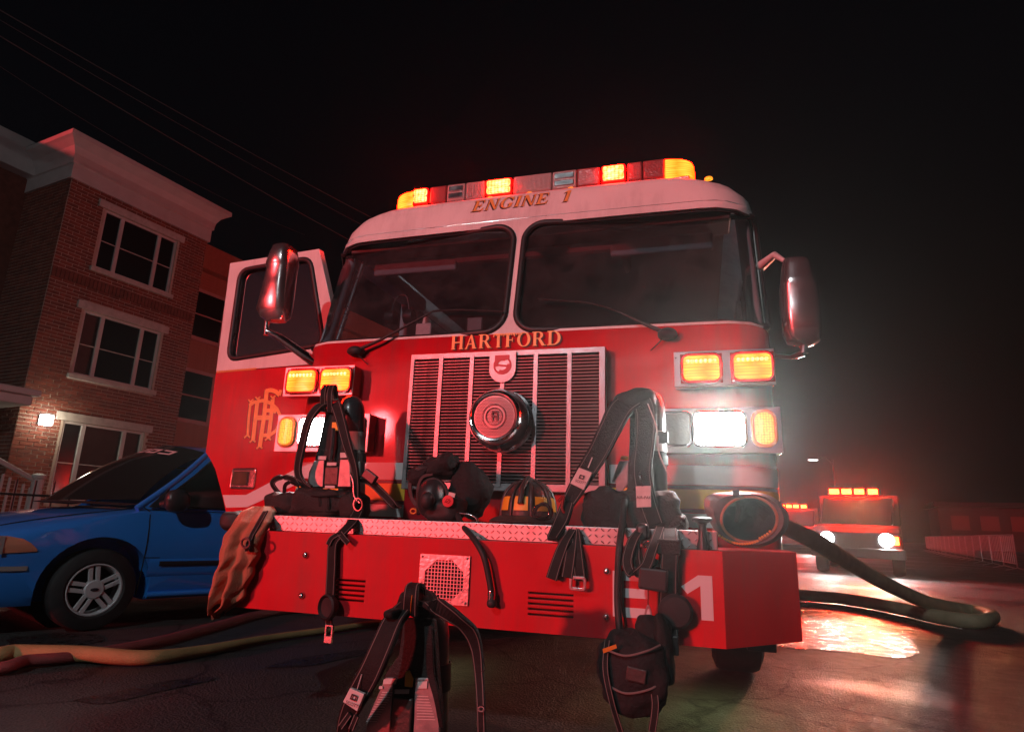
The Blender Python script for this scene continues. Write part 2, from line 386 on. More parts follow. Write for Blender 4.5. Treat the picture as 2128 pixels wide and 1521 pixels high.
# ================================================================== GROUND
def asphalt(name, base, wet, full=False):
    m = bpy.data.materials.new(name); m.use_nodes = True; n = m.node_tree; b = n.nodes['Principled BSDF']; L = n.links.new
    tc = n.nodes.new('ShaderNodeTexCoord')
    def noise(s, d=6, r=.55):
        z = n.nodes.new('ShaderNodeTexNoise'); z.inputs['Scale'].default_value = s; z.inputs['Detail'].default_value = d; z.inputs['Roughness'].default_value = r
        L(tc.outputs['Object'], z.inputs['Vector']); return z
    def rng(src, a, b_, c, d):
        z = n.nodes.new('ShaderNodeMapRange'); z.inputs['From Min'].default_value = a; z.inputs['From Max'].default_value = b_; z.inputs['To Min'].default_value = c; z.inputs['To Max'].default_value = d
        L(src, z.inputs['Value']); return z.outputs[0]
    big = noise(.55, 5, .6); fine = noise(150, 4, .65); mid = noise(9, 6, .6)
    wetm = rng(big.outputs['Fac'], .50, .60, 0, 1)
    ramp = n.nodes.new('ShaderNodeMix'); ramp.data_type = 'RGBA'
    ramp.inputs[6].default_value = (base*.45, base*.45, base*.44, 1); ramp.inputs[7].default_value = (base*2.1, base*2.05, base*1.95, 1)
    L(rng(fine.outputs['Fac'], .35, .7, 0, 1), ramp.inputs[0]); L(ramp.outputs[2], b.inputs['Base Color'])
    r1 = rng(mid.outputs['Fac'], .3, .7, .50, .68); r2 = n.nodes.new('ShaderNodeMix'); r2.data_type = 'FLOAT'
    (L(wetm, r2.inputs[0]) if not full else L(rng(mid.outputs['Fac'], .36, .60, 1, .25), r2.inputs[0])); L(r1, r2.inputs[2]); r2.inputs[3].default_value = wet; L(r2.outputs[0], b.inputs['Roughness'])
    wn = noise(2.2, 5, .6); wm = n.nodes.new('ShaderNodeMix'); wm.data_type = 'VECTOR'; wm.inputs[0].default_value = .22; L(tc.outputs['Object'], wm.inputs[4]); L(wn.outputs['Color'], wm.inputs[5])
    ck = n.nodes.new('ShaderNodeTexVoronoi'); ck.feature = 'DISTANCE_TO_EDGE'; ck.inputs['Scale'].default_value = .9; L(wm.outputs[1], ck.inputs['Vector'])
    cm = n.nodes.new('ShaderNodeMix'); cm.data_type = 'RGBA'; L(rng(ck.outputs['Distance'], .002, .012, .85, 0), cm.inputs[0]); L(ramp.outputs[2], cm.inputs[6]); cm.inputs[7].default_value = (.006, .006, .006, 1); L(cm.outputs[2], b.inputs['Base Color'])
    vo = n.nodes.new('ShaderNodeTexVoronoi'); vo.inputs['Scale'].default_value = 80; L(tc.outputs['Object'], vo.inputs['Vector'])
    bp = n.nodes.new('ShaderNodeBump'); bp.inputs['Distance'].default_value = .013; L(rng(big.outputs['Fac'], .50, .62, .9, .45), bp.inputs['Strength'])
    ad = n.nodes.new('ShaderNodeMath'); ad.operation = 'ADD'; L(vo.outputs['Distance'], ad.inputs[0]); L((fine if not full else noise(34, 5, .7)).outputs['Fac'], ad.inputs[1]); L(ad.outputs[0], bp.inputs['Height'])
    L(bp.outputs[0], b.inputs['Normal']); M[name] = m
mat('mirror_shell', (.50, .48, .48), .20, metal=.92, rvar=.06, vscale=12)
asphalt('asphalt', .045, .42)
asphalt('asphalt_wet', .022, .17, True)
mat('concrete', (.30, .29, .27), .8, bump=.3, bscale=50, var=.2, vscale=2)
mat('kerb_stone', (.34, .33, .31), .75, bump=.3, bscale=40, var=.15, vscale=5)
AZ = radians(10); SD = Vector((sin(AZ), cos(AZ), 0)); SN = Vector((-cos(AZ), sin(AZ), 0))   # street direction; towards the houses
def st(s, o, z=0): return SD*s+SN*o+Vector((0, 0, z))     # street coordinates
g = MB(); g.add([(-160, -60, 0), (160, -60, 0), (160, 200, 0), (-160, 200, 0)], [(0, 1, 2, 3)])
tag(g.build('road', 'asphalt'), 'dark wet asphalt road under the fire engine', kind='structure')
KO = 7.4                                                   # kerb offset from the world origin, towards the houses
g = MB(); a = [st(-30, KO), st(110, KO), st(110, KO+25), st(-30, KO+25)]; g.prism([p+Vector((0, 0, .004)) for p in a], (0, 0, .126))
tag(g.build('pavement', 'concrete'), kind='structure')
for k in range(40):
    if k == 0: km = MB().box((-.998/1, -.075, 0), (.998, .075, .15)).mesh('kerb_stone', 'kerb_stone')
    if k == 0:
        kp = MB().prism([st(-30, KO-.19), st(110, KO-.19), st(110, KO-.16), st(-30, KO-.16)], (0, 0, .01)).build('kerb', 'kerb_stone'); tag(kp, kind='structure')
    piece('kerb_stone', km, kp, st(-20+k*2, KO-.08), (0, 0, pi/2-AZ))
# smooth standing water beside the engine and shallow puddles by the van
def puddle(name, poly, m, z=.004):
    from mathutils import noise as mn
    P_ = spline([Vector((x, y, z)) for x, y in poly]+[Vector((*poly[0], z))], 10)[:-1]; c = sum(P_, Vector())/len(P_)
    P_ = [p+(p-c).normalized()*.10*mn.noise(p*5)*min(1, (p-c).length) for p in P_]
    return tag(MB().add(P_+[c], [(i, (i+1) % len(P_), len(P_)) for i in range(len(P_))]).build(name, m), kind='structure')

# ================================================================== FIRE ENGINE
T = thing('fire_engine', (0, 0, 0), 'red and white fire engine with flashing lights, one cab door open', 'fire engine')
HW = [(.5, 1.26), (1.8, 1.262), (2.30, 1.255), (2.5, 1.25), (2.6, 1.235), (2.66, 1.19), (2.70, 1.10), (2.725, 1.0), (2.75, .8), (2.765, .55)]
FY = [(.5, 0), (1.77, 0), (1.80, .004), (2.48, .155), (2.6, .182), (2.68, .202), (2.71, .222), (2.735, .27), (2.755, .36), (2.765, .6)]
CRR = [(.5, .20), (1.8, .21), (2.5, .26), (2.7, .30), (2.765, .3)]
def surf(s, z, d=0.0):
    hw = lerp(HW, z); fy = lerp(FY, z); r = lerp(CRR, z); sg = 1 if s >= 0 else -1; s = abs(s); s1 = hw-r; arc = r*pi/2
    bow = .02*(1-(min(s, 1.2)/1.2)**2)
    if s <= s1: p = Vector((sg*s, fy-bow, z)); n = Vector((0, -1, 0))
    elif s <= s1+arc:
        a = (s-s1)/r; p = Vector((sg*(s1+r*sin(a)), fy+r-r*cos(a)-bow, z)); n = Vector((sg*sin(a), -cos(a), 0))
    else: p = Vector((sg*hw, fy+r+(s-s1-arc), z)); n = Vector((sg, 0, 0))
    return p+n*d
ARC = 1.06+.20*pi/2
# lower red shell: front and right side; left side is the open doorway
def shell(name, s0, s1, z0, z1, material, ns=60, nz=4):
    mb = MB().grid(lambda a, b: surf(s0+(s1-s0)*a, z0+(z1-z0)*b), ns, nz); o = mb.build(name, material, T, smooth=40)
    so = o.modifiers.new('solid', 'SOLIDIFY'); so.thickness = .03; so.offset = -1; return o
shell('cab_front', -ARC-.06, ARC+.06, .60, 1.790, 'red', 70, 6)
shell('cab_side', ARC+.066, ARC+3.0, .60, 1.765, 'red', 20, 6)
shell('cab_side', -ARC-1.22, -ARC-3.0, .60, 1.765, 'red', 20, 6)
shell('cab_side', ARC+1.3, ARC+3.0, 1.768, 2.5, 'white', 12, 6)
shell('cab_side', -ARC-1.22, -ARC-3.0, 1.768, 2.5, 'white', 12, 6)
# windows of the cab front
zt, zb, SE = 2.475, 1.805, ARC+.02
def win_loop(sg):
    a = rrect(.030, SE, zb, zt, .11, 8); return [(sg*x, y) for x, y in (a if sg > 0 else a[::-1])]
wl = {}
for sg in (1, -1):
    inner = win_loop(sg); wl[sg] = inner
    outer = [(0, 1.792), (sg*(SE+.05), 1.792), (sg*(SE+.05), 2.52), (0, 2.52)]
    if sg < 0: outer = outer[::-1]
    # dense outer edge so that it follows the corner
    den = []
    for (x0, y0), (x1, y1) in zip(outer, outer[1:]+outer[:1]):
        for k in range(12): den.append((x0+(x1-x0)*k/12, y0+(y1-y0)*k/12))
    o = holed(MB(), den, inner, surf, .035, 40).build('window_surround', 'white', T, smooth=35)
    ws = fill(MB(), inner, lambda x, y, d: surf(x, y, d), -.012).build('windshield', 'windshield', T, smooth=60)
    loop_tube(MB(), inner, surf, .017, .004).build('gasket', 'black', ws, smooth=60)
    # black inner border of the glass
    inn2 = [(x*.985+sg*.009, zb+.33+(y-zb-.33)*.955) for x, y in inner]
    holed(MB(), inner, inn2, lambda x, y, d: surf(x, y, d-.016), .004, 40).build('glass_border', 'void', ws, smooth=40)
# white roof: front band and crown
def roofp(a, b):
    z = 2.523+(2.74-2.523)*b; s = -ARC-3.1+(2*ARC+6.2)*a; return surf(s, z)
mb = MB()
zs = [2.523, 2.56, 2.60, 2.63, 2.66, 2.68, 2.70, 2.7175, 2.735, 2.75, 2.765]
def rf(a, b):
    i = min(int(b*(len(zs)-1)+1e-6), len(zs)-2); z = zs[i]+(zs[i+1]-zs[i])*(b*(len(zs)-1)-i)
    r = lerp(CRR, z); tot = lerp(HW, z)-r+r*pi/2+(3.2-lerp(FY, z)-r); return surf(-tot+2*tot*a, z)
mb.grid(rf, 120, 10); mb.build('roof', 'white', T, smooth=50)
MB().grid(lambda a, b: (-.57+1.14*a, .595+2.6*b, 2.7645), 2, 2).build('roof_panel', 'white', T)
# pin line below the window divider
mb = MB()
for k in range(16): mb.box((-.065+k*.009, -.029, 1.779), (-.0595+k*.009, -.024, 1.789))
mb.build('rope_trim', 'gold', T)
# cab back wall, floor, ceiling
MB().box((-1.2, 2.95, .6), (1.2, 3.05, 2.70)).build('cab_back', 'interior', T)
MB().box((-1.2, .06, .58), (1.2, 2.94, .72)).build('cab_floor', 'plastic_dark', T)
MB().box((-1.10, .42, 2.545), (1.10, 2.94, 2.575)).build('headliner', 'interior', T)
# stripes on the cab front
def band(name, s0, s1, z0, z1, m, d=.003):
    return MB().grid(lambda a, b: surf(s0+(s1-s0)*a, z0+(z1-z0)*b, d), 24, 1).build(name, m, T, smooth=60)
for sg in (-1, 1):
    a, b_ = sg*.515, sg*(ARC-.01)
    band('stripe', a, b_, 1.044, 1.130, 'stripe_white'); band('stripe', a, b_, 1.027, 1.041, 'stripe_maroon'); band('stripe', a, b_, .940, 1.024, 'stripe_yellow')
    band('stripe', a, b_, .922, .937, 'stripe_maroon'); band('stripe', a, b_, .860, .919, 'stripe_white')

# ---- lettering on the cab
def front(x0, z0, y=-.0215):
    return lambda x, y_, d: Vector((x0+x, y-d, z0+y_))
lettering('HARTFORD', front(-.312+.008, 1.7175-.005), .074, .0015, width=.59).build('lettering', 'gold_shadow', T)
lettering('HARTFORD', front(-.312, 1.7175), .074, .004, width=.59).build('lettering', 'gold', T)
def roofw(x0, z0): return lambda x, y, d: surf(x0+x, z0+y, d)
for tx, x0, wd in (('ENGINE', -.310, .455), ('1', .225, .045)):
    lettering(tx, roofw(x0-.008, 2.605-.006), .078, .0015, italic=.18, width=wd).build('lettering', 'gold_shadow', T)
    lettering(tx, roofw(x0, 2.605), .078, .004, italic=.18, width=wd).build('lettering', 'gold', T)

# ---- grille
GX, GZ0, GZ1, GY = .505, .995, 1.682, -.085
G = MB().box((-GX+.01, -.06, GZ0+.01), (GX-.01, -.022, GZ1-.01)).build('grille', 'void', T)
fr = MB(); holed(fr, [(-GX, GZ0), (GX, GZ0), (GX, GZ1), (-GX, GZ1)], [(-GX+.022, GZ0+.035), (GX-.030, GZ0+.035), (GX-.030, GZ1-.028), (-GX+.022, GZ1-.028)], lambda x, y, d: Vector((x, GY+.0-d, y)), .060, 8)
fr.build('grille_frame', 'grille_metal', G, bevel=.002)
NS = 38; sm = MB().box((-GX+.024, -.012, -.0034), (GX-.032, .012, .0034)).mesh('slat', 'grille_metal')
for k in range(NS): piece('slat', sm, G, (0, -.072, GZ0+.045+(GZ1-GZ0-.085)*k/(NS-1)), (radians(12), 0, 0))
cols = [-.332, -.165, 0, .167, .334]
for i, x in enumerate(cols):
    MB().box((x-.0105, -.0905, GZ0+.02), (x+.0105, -.0855, GZ1-.02)).build('grille_bar', 'grille_metal', G)
# shield with the round emblem
sh = [(-.068, 1.672)]+[(-.068, 1.585)]+[(.068*cos(radians(180+180*k/14)), 1.585+.068*sin(radians(180+180*k/14))) for k in range(1, 14)]+[(.068, 1.585), (.068, 1.672)]
MB().prism([Vector((x, -.0990, z)) for x, z in sh], (0, .008, 0)).build('emblem_plate', 'grille_metal', G)
em = MB()
for k in range(32):
    a, b_ = 2*pi*k/32, 2*pi*(k+1)/32
    em.add([Vector((r*cos(t), -.1005, 1.603+r*sin(t))) for r, t in ((.047, a), (.047, b_), (.037, b_), (.037, a))], [(0, 1, 2, 3)])
em.add([Vector((x, -.1008, z)) for x, z in ((-.040, 1.655), (.036, 1.655), (.036, 1.630), (-.040, 1.630))], [(0, 1, 2, 3)])
em.add([Vector((x, -.1011, z)) for x, z in ((-.042, 1.617), (-.022, 1.609), (.046, 1.600), (.046, 1.586), (.022, 1.594), (-.042, 1.604))], [(0, 1, 2, 3, 4, 5)])
for a0, a1 in ((60, 190), (240, 370)):
    for k in range(10):
        a, b_ = radians(a0+(a1-a0)*k/10), radians(a0+(a1-a0)*(k+1)/10)
        em.add([Vector((r*cos(t), -.1013, 1.603+r*sin(t))) for r, t in ((.040, a), (.040, b_), (.024, b_), (.024, a))], [(0, 1, 2, 3)])
em.build('emblem', 'disc_red', G)
# ---- siren
SZ = 1.325; SX = 0.012
S = MB().lathe([(.0, -.088), (.152, -.088), (.152, -.094), (.128, -.096), (.136, -.12), (.146, -.15), (.143, -.18), (.130, -.215), (.122, -.232), (.112, -.240), (.104, -.238), (.100, -.228), (0, -.228)], (SX, 0, SZ), (0, 1, 0), 48).build('siren', 'chrome', T, smooth=35)
fm = MB().lathe([(0, -.2315), (.099, -.2305)], (SX, 0, SZ), (0, 1, 0), 48).build('siren_screen', 'siren_mesh', S)
mb = MB()
for i in range(-13, 14):
    for j in range(-13, 14):
        x = (i+.5*(j % 2))*.0076; z = j*.0066
        if x*x+z*z < .0945**2 and not (.040**2 < x*x+z*z < .053**2): mb.add([Vector((SX+x+.0038*cos(t)*.62, -.2330, SZ+z+.0033*sin(t)*.62)) for t in [pi/2+2*pi*k/6 for k in range(6)]], [(0, 1, 2, 3, 4, 5)])
mb.build('screen_holes', 'void', S)
mb = MB()
for r in (.056, .040): mb.tube([Vector((SX+r*cos(2*pi*k/40), -.2345, SZ+r*sin(2*pi*k/40))) for k in range(41)], .0028, 6, False)
mb.box((SX-.012, -.238, SZ-.022), (SX-.004, -.233, SZ+.024)); mb.box((SX-.012, -.2378, SZ+.016), (SX+.020, -.2332, SZ+.024)); mb.box((SX-.012, -.2376, SZ-.004), (SX+.013, -.2334, SZ+.004)); mb.box((SX+.012, -.2374, SZ-.02), (SX+.02, -.2336, SZ+.012))
mb.build('siren_badge', 'chrome', S, smooth=50)

# ---- warning light boxes and headlights
def lamp_tile(name, x0, x1, z0, z1, y, parent, m, core=None, r=.022):
    lp = rrect(x0, x1, z0, z1, r, 5); mb = MB()
    fn = lambda a, b, d: Vector((a, y-d, b))
    fill(mb, lp, lambda a, b, d: fn(a, b, .012+.006*(1-((a-(x0+x1)/2)/((x1-x0)/2))**2)), 0)
    mb.add([fn(a, b, .012) for a, b in lp]+[fn(a, b, 0) for a, b in lp], [(i, (i+1) % len(lp), (i+1) % len(lp)+len(lp), i+len(lp)) for i in range(len(lp))])
    o = mb.build(name, m, parent, smooth=40)
    return o
def bezel(x0, x1, z0, z1, y, parent, m='chrome', wdt=.012, r=.03, name='bezel'):
    lp = rrect(x0-wdt*.5, x1+wdt*.5, z0-wdt*.5, z1+wdt*.5, r, 5)
    return loop_tube(MB(), lp, lambda a, b, d: Vector((a, y-d, b)), wdt*.6, .006, 8).build(name, m, parent, smooth=60)
for sg in (-1, 1):
    # upper pair of red lamps
    x0, x1 = sorted((sg*.822, sg*1.246)); B = MB().box((x0, -.094, 1.474), (x1, -.015, 1.634)).build('warning_light_box', 'lens_red', T, bevel=.006)
    MB().box((x0-.002, -.1005, 1.472), (x1+.002, -.0945, 1.636)).build('face_plate', 'brushed', B, bevel=.003)
    for (a, b_) in ((.862, 1.016), (1.078, 1.232)) if sg > 0 else ((.838, 1.006), (1.046, 1.216)):
        p, q = sorted((sg*a, sg*b_)); lo, hi = 1.497, 1.610
        MB().box((p-.014, -.1045, lo-.012), (q+.014, -.101, hi+.012)).build('lamp_tray', 'lens_red', B, bevel=.003)
        L1 = lamp_tile('warning_lamp', p, q, lo, hi, -.105, B, 'lamp_fire')
        for k in range(3):
            zc = lo+(hi-lo)*(.74 if k == 0 else .74)
        for k in range(7):
            xa = p+(q-p)*(.13+.74*k/6)
            MB().lathe([(0, .0), (.0085, .001), (.0085, .004), (0, .005)], (xa, -.128, lo+(hi-lo)*.76), (0, 1, 0), 8).build('diode', 'lamp_core', L1)
        bezel(p, q, lo, hi, -.105, B, 'lens_red', .014)
    x0, x1 = sorted((sg*.705, sg*1.256)); H = MB().box((x0, -.092, 1.176), (x1, -.015, 1.372)).build('headlight_box', 'lens_red', T, bevel=.006)
    MB().box((x0-.002, -.1005, 1.174), (x1+.002, -.0925, 1.374)).build('face_plate', 'brushed', H, bevel=.003)
    p, q = sorted((sg*1.150, sg*1.226)); lamp_tile('turn_signal', p, q, 1.212, 1.346, -.104, H, 'lamp_amber', r=.03); bezel(p, q, 1.212, 1.346, -.103, H, 'lens_amber', .014, .036)
    for a, b_, lit in ((.905, 1.105, True), (.735, .880, False)):
        p, q = sorted((sg*a, sg*b_))
        lamp_tile('headlight', p, q, 1.212, 1.346, -.104, H, 'lamp_white' if lit else 'lens_clear', r=.02); bezel(p, q, 1.212, 1.346, -.103, H, 'chrome', .014, .026)
    li = bpy.data.lights.new('headlight_beam', 'SPOT'); lo_ = bpy.data.objects.new('headlight_beam', li); link(lo_, H)
    li.energy = 1500; li.color = (.92, 1, .93); li.spot_size = radians(52); li.spot_blend = 1.0; li.shadow_soft_size = .06
    lo_.location = (sg*1.005, -.18, 1.28); lo_.rotation_euler = Vector((0, 1, .10)).to_track_quat('Z', 'Y').to_euler()

# ---- bumper
bp_ = [(-1.25, 0), (-1.25, -.339), (-.98, -.639), (.98, -.639), (1.25, -.339), (1.25, 0)]
BU = MB().prism([Vector((x, y, .473)) for x, y in bp_], (0, 0, .308)).build('bumper', 'red', T)
mb = MB()
for x0, x1 in ((-.525, -.355), (.305, .471)):
    for k in range(5): mb.box((x0, -.70, .530+k*.0182), (x1, -.60, .5395+k*.0182))
mb.box((-.10, -.70, .565), (.052, -.60, .70))
cut(BU, mb)
bv = BU.modifiers.new('bevel', 'BEVEL'); bv.width = .010; bv.segments = 2; bv.limit_method = 'ANGLE'; bv.angle_limit = radians(30)
MB().box((-.6, -.6155, .5), (.6, -.6005, .73)).build('vent_backing', 'void', BU)
# louvre lips
lm = MB().box((-.083, -.004, -.0016), (.083, .006, .0016)).mesh('louvre', 'red')
for xc in (-.441, .388):
    for k in range(5): piece('louvre', lm, BU, (xc, -.633, .5405+k*.0182), (radians(35), 0, 0))
# speaker panel with a square mesh in an octagonal opening
oct_ = [(-.024+.085*cos(radians(22.5+45*k))*1.0, .632+.078*sin(radians(22.5+45*k))) for k in range(8)]
SPK = holed(MB(), [(-.125, .546), (.077, .546), (.077, .722), (-.125, .722)], oct_, lambda x, y, d: Vector((x, -.6475-d, y)), .0075, 24).build('speaker_panel', 'steel', BU)
mb = MB()
for k in range(-6, 7):
    x = -.024+k*.0133; mb.box((x-.0013, -.6440, .556), (x+.0013, -.6420, .708)) if abs(k) < 6 else None
    z = .632+k*.0130; mb.box((-.107, -.6445, z-.0013), (.059, -.6425, z+.0013)) if abs(k) < 6 else None
mb.build('wire_mesh', 'brushed', BU)
bo = MB().lathe([(0, -.013), (.006, -.0125), (.011, -.009), (.013, -.003), (.013, .001)], (0, 0, 0), (0, 1, 0), 14).mesh('bolt', 'chrome', smooth=60)
for x, z in ((-.634, .693), (-.632, .538), (.589, .696), (.587, .545)): piece('bolt', bo, BU, (x, -.6395, z))
so_ = MB().lathe([(0, -.004), (.004, -.003), (.005, 0)], (0, 0, 0), (0, 1, 0), 8).mesh('screw', 'steel', smooth=60)
for x, z in ((-.116, .713), (.068, .713), (-.116, .555), (.068, .555)): piece('screw', so_, BU, (x, -.6478, z))
def bumper_digits():
    mb = MB(); y = -.6415
    def r(x0, z0, x1, z1, e=0): mb.add([Vector((x0, y-e, z0)), Vector((x1, y-e, z0)), Vector((x1, y-e, z1)), Vector((x0, y-e, z1))], [(0, 1, 2, 3)])
    r(.610, .548, .648, .699); r(.648, .548, .738, .580, .0003); r(.648, .612, .730, .643, .0003); r(.648, .668, .738, .699, .0003)
    return mb, y
mb, y = bumper_digits(); mb.build('lettering', 'stripe_white', BU)
MB().add([Vector((x, y, z)) for x, z in ((.905, .557), (.944, .557), (.944, .699), (.898, .699), (.842, .660), (.862, .637), (.905, .665))], [tuple(range(7))]).build('lettering', 'stripe_white', BU)
# tread plate tray on top of the bumper
TP = MB().box((-.865, -.585, .7815), (.968, -.03, .846)).build('tread_plate', 'tread', T, bevel=.003)
mb = MB()
def lug(cx, cz, ang, L=.017, W_=.0034, H_=.0032, face=True):
    pts = []
    for k in range(8):
        t = 2*pi*k/8; a, b_ = L*.5*cos(t)*(1.0 if k % 4 else 1.15), W_*sin(t); pts.append((a*cos(ang)-b_*sin(ang), a*sin(ang)+b_*cos(ang)))
    if face: vs = [Vector((cx+a, -.5852, cz+b_)) for a, b_ in pts]+[Vector((cx+a*.5, -.5852-H_, cz+b_*.5)) for a, b_ in pts]
    else: vs = [Vector((cx+a, cz+b_, .8462)) for a, b_ in pts]+[Vector((cx+a*.5, cz+b_*.5, .8462+H_)) for a, b_ in pts]
    mb.add(vs, [(i, (i+1) % 8, (i+1) % 8+8, i+8) for i in range(8)]+[tuple(range(8, 16))])
for i in range(77):
    for j in range(3): lug(-.850+i*.0236, .7925+j*.0215, radians(40 if (i+j) % 2 else -40))
for i in range(84):
    for j in range(6): lug(-.850+i*.0217, -.574+j*.0217, radians(45 if (i+j) % 2 else -45), face=False)
tag(mb.build('tread_lugs', 'tread_lug', TP), kind='stuff')
# T-shaped pull post and chrome grab handle
mb = MB(); mb.lathe([(0, .781), (.022, .781), (.020, .80), (.015, .82), (.014, .862), (.018, .872), (.034, .880), (.036, .888), (.020, .893), (0, .893)], (.918, -.612, 0), (0, 0, 1), 18, sx=1.0); mb.build('pull_post', 'plastic_dark', T, smooth=35)
hp = spline([aY(921, 1090, -.50), aY(924, 1076, -.50), aY(940, 1067.5, -.50), aY(972, 1068, -.50), aY(990, 1077, -.50), aY(994, 1092, -.50)], 6)
mb = MB().tube(hp, .0055, 8)
for p in (hp[0], hp[-1]): mb.lathe([(0, -.03), (.016, -.03), (.016, 0), (.008, .006), (0, .006)], p, (0, 0, 1), 12)
mb.build('grab_handle', 'chrome', T, smooth=50)
# ---- wipers
for sg, pix in ((-1, [(748, 735), (800, 713), (905, 650), (960, 648), (1050, 652)]), (1, [(1388, 700), (1340, 680), (1290, 655), (1225, 634), (1120, 625)])):
    pts = [surf(p.x*1.0, p.z, .035) for p in [aY(u, v, .01) for u, v in pix]]
    Wp = MB().tube([pts[0], pts[1], pts[2]], [.012, .008, .005], 8).build('wiper', 'black', T, smooth=50)
    MB().tube(spline([pts[2], pts[3], pts[4]], 6), .005, 6).build('wiper_blade', 'rubber', Wp)
    c = pts[0]; MB().lathe([(0, .03), (.020, .026), (.034, .010), (.036, -.03), (0, -.03)], c, (0, -1, 0), 16, sx=1.3, sy=.8).build('wiper_hub', 'rubber', Wp, smooth=50)
    MB().tube(spline([c+Vector((.02*-sg, 0, -.02)), c+Vector((.05*-sg, .012, -.05)), c+Vector((.08*-sg, .016, -.075))], 5), .003, 6).build('washer_hose', 'rubber', Wp)

# ---- light bar
LY = .34
LB = MB().box((-.90, LY+.012, 2.772), (.92, LY+.26, 2.792)).build('light_bar', 'steel', T, bevel=.006)
def mod(x0, x1, m, name, y=LY, z0=2.793, z1=2.912, core=False):
    o = MB().box((x0+.001, y, z0), (x1-.001, y+.25, z1)).build(name, m, LB, bevel=.010); return o
for x0, x1, m in ((-.672, -.555, 'lens_smoke'), (-.555, -.43, 'lens_clear'), (-.43, -.30, 'lens_clear'), (-.118, .125, 'lens_clear'), (.125, .275, 'lens_clear'), (.275, .415, 'lens_smoke'), (.57, .66, 'lens_smoke'), (.66, .785, 'lens_smoke')):
    o = mod(x0, x1, m, 'lens_section')
    if m == 'lens_clear':
        rb = MB()
        for k in range(int((x1-x0)/.008)-1): rb.tube([Vector((x0+.010+k*.008, LY-.001, 2.805)), Vector((x0+.010+k*.008, LY-.001, 2.900))], .0028, 6)
        if x0 not in (-.555, .125): rb.build('lens_ribs', 'lens_clear', o, smooth=60)
        else:
            for zc in (2.828, 2.876): MB().box((x0+.016, LY-.006, zc-.018), (x1-.016, LY+.002, zc+.018)).build('reflector', 'chrome', o, bevel=.006)
for x0, x1 in ((-.79, -.675), (-.298, -.122), (.418, .567)):
    o = mod(x0, x1, 'lens_red', 'lamp_section')
    for zc in (2.830, 2.875):
        lamp_tile('warning_lamp', x0+.014, x1-.014, zc-.020, zc+.020, LY-.002, o, 'lamp_core', r=.010)
for sg, x0, x1 in ((-1, -.925, -.792), (1, .788, .948)):
    pr = [(x0, .04), (x0, .0), (x1, 0), (x1, .25), (x0, .25)] if sg > 0 else []
    def endp(a, b, x0=x0, x1=x1, sg=sg):
        # rounded end, a along length, b around the section
        xi, xo = (x1, x0) if sg < 0 else (x0, x1); t = a
        x = xi+(xo-xi)*sin(t*pi/2); k = max(.02, cos(t*pi/2))**.45
        th = 2*pi*b; cy, cz = LY+.125, 2.842; ry, rz = .125, .072*(1.05 if sg > 0 else 1)
        ss = lambda v: (1 if v >= 0 else -1)*abs(v)**.4
        return (x, cy+ry*k*ss(cos(th)), cz+rz*k*ss(sin(th))+(.002 if sg > 0 else 0))
    MB().grid(lambda a, b: endp(b, a), 24, 8, True).build('end_lamp', 'lamp_fire', LB, smooth=50)
for x in (-.7, 0, .7): MB().box((x-.05, LY+.05, 2.70), (x+.05, LY+.2, 2.7715)).build('mount_foot', 'steel', LB)
am = MB().lathe([(.018, 0), (.018, .008), (.013, .014), (0, .016)], (0, 0, 0), (0, 0, 1), 12, sx=1.2).mesh('marker_light', 'lamp_amber', smooth=50)
for x in (-.25, 0, .25, 1.02): piece('marker_light', am, T, (x, lerp(FY, 2.72)+.06, 2.721 if abs(x) > .9 else 2.752))
MB().tube([Vector((.99, 1.2, 2.735)), Vector((.99, 1.2, 3.13))], .004, 6).build('antenna', 'black', T)

# ---- side mirrors
def mirror(rows, y, dep, name, armpts, armr, extra):
    o = None; mb = MB(); prev = None; N = 20; base = len(mb.v)
    rr = [(aY((a+b_)/2, v, y), (aY(b_, v, y)-aY(a, v, y)).length/2) for v, a, b_, k in rows]
    for (c, wv), (v, a, b_, k) in zip(rr, rows):
        for j in range(N):
            t = 2*pi*j/N; ss = lambda q: (1 if q >= 0 else -1)*abs(q)**.55
            mb.v.append(c+Vector((wv*ss(cos(t)), dep*k*ss(sin(t)), 0)))
    for i in range(len(rows)-1):
        for j in range(N): a = i*N+j; b_ = i*N+(j+1) % N; mb.f.append((a, b_, b_+N, a+N))
    mb.f.append(tuple(range(N))); mb.f.append(tuple((len(rows)-1)*N+j for j in range(N)))
    o = mb.build('side_mirror', 'mirror_shell', T, smooth=42)
    MB().tube(armpts, armr, 10).build('mirror_arm', 'chrome', o, smooth=50)
    return o
ml = mirror([(668, 556, 590, .5), (660, 547, 597, .75), (645, 541, 600, .9), (620, 550, 602, 1), (590, 558, 605, 1), (562, 565, 608, 1), (556, 563, 609, 1.05), (550, 565, 610, 1.1), (530, 573, 610, 1.05), (517, 577, 609, .9), (512, 583, 604, .6)], -.12, .075, 'l',
    [aY(553, 688, -.12), aY(575, 697, -.10), aY(652, 752, .06)], [.016, .022, .03], None)
MB().tube([aY(553, 696, -.12), aY(556, 660, -.12)], .016, 12).build('mirror_knuckle', 'chrome', ml, smooth=50)
mr = mirror([(718, 1662, 1688, .4), (710, 1636, 1704, .8), (690, 1626, 1706, 1), (640, 1621, 1703, 1), (600, 1619, 1697, 1), (592, 1620, 1692, 1.05), (586, 1621, 1689, 1), (560, 1623, 1684, .95), (545, 1625, 1678, .8), (540, 1630, 1672, .5)], .10, .08, 'r',
    [aY(1671, 732, .10), aY(1645, 742, .14), Vector((1.262, .26, 1.70))], [.020, .012, .014], None)
MB().tube([aY(1671, 706, .10), aY(1671, 734, .10)], .018, 12).build('mirror_knuckle', 'chrome', mr, smooth=50)
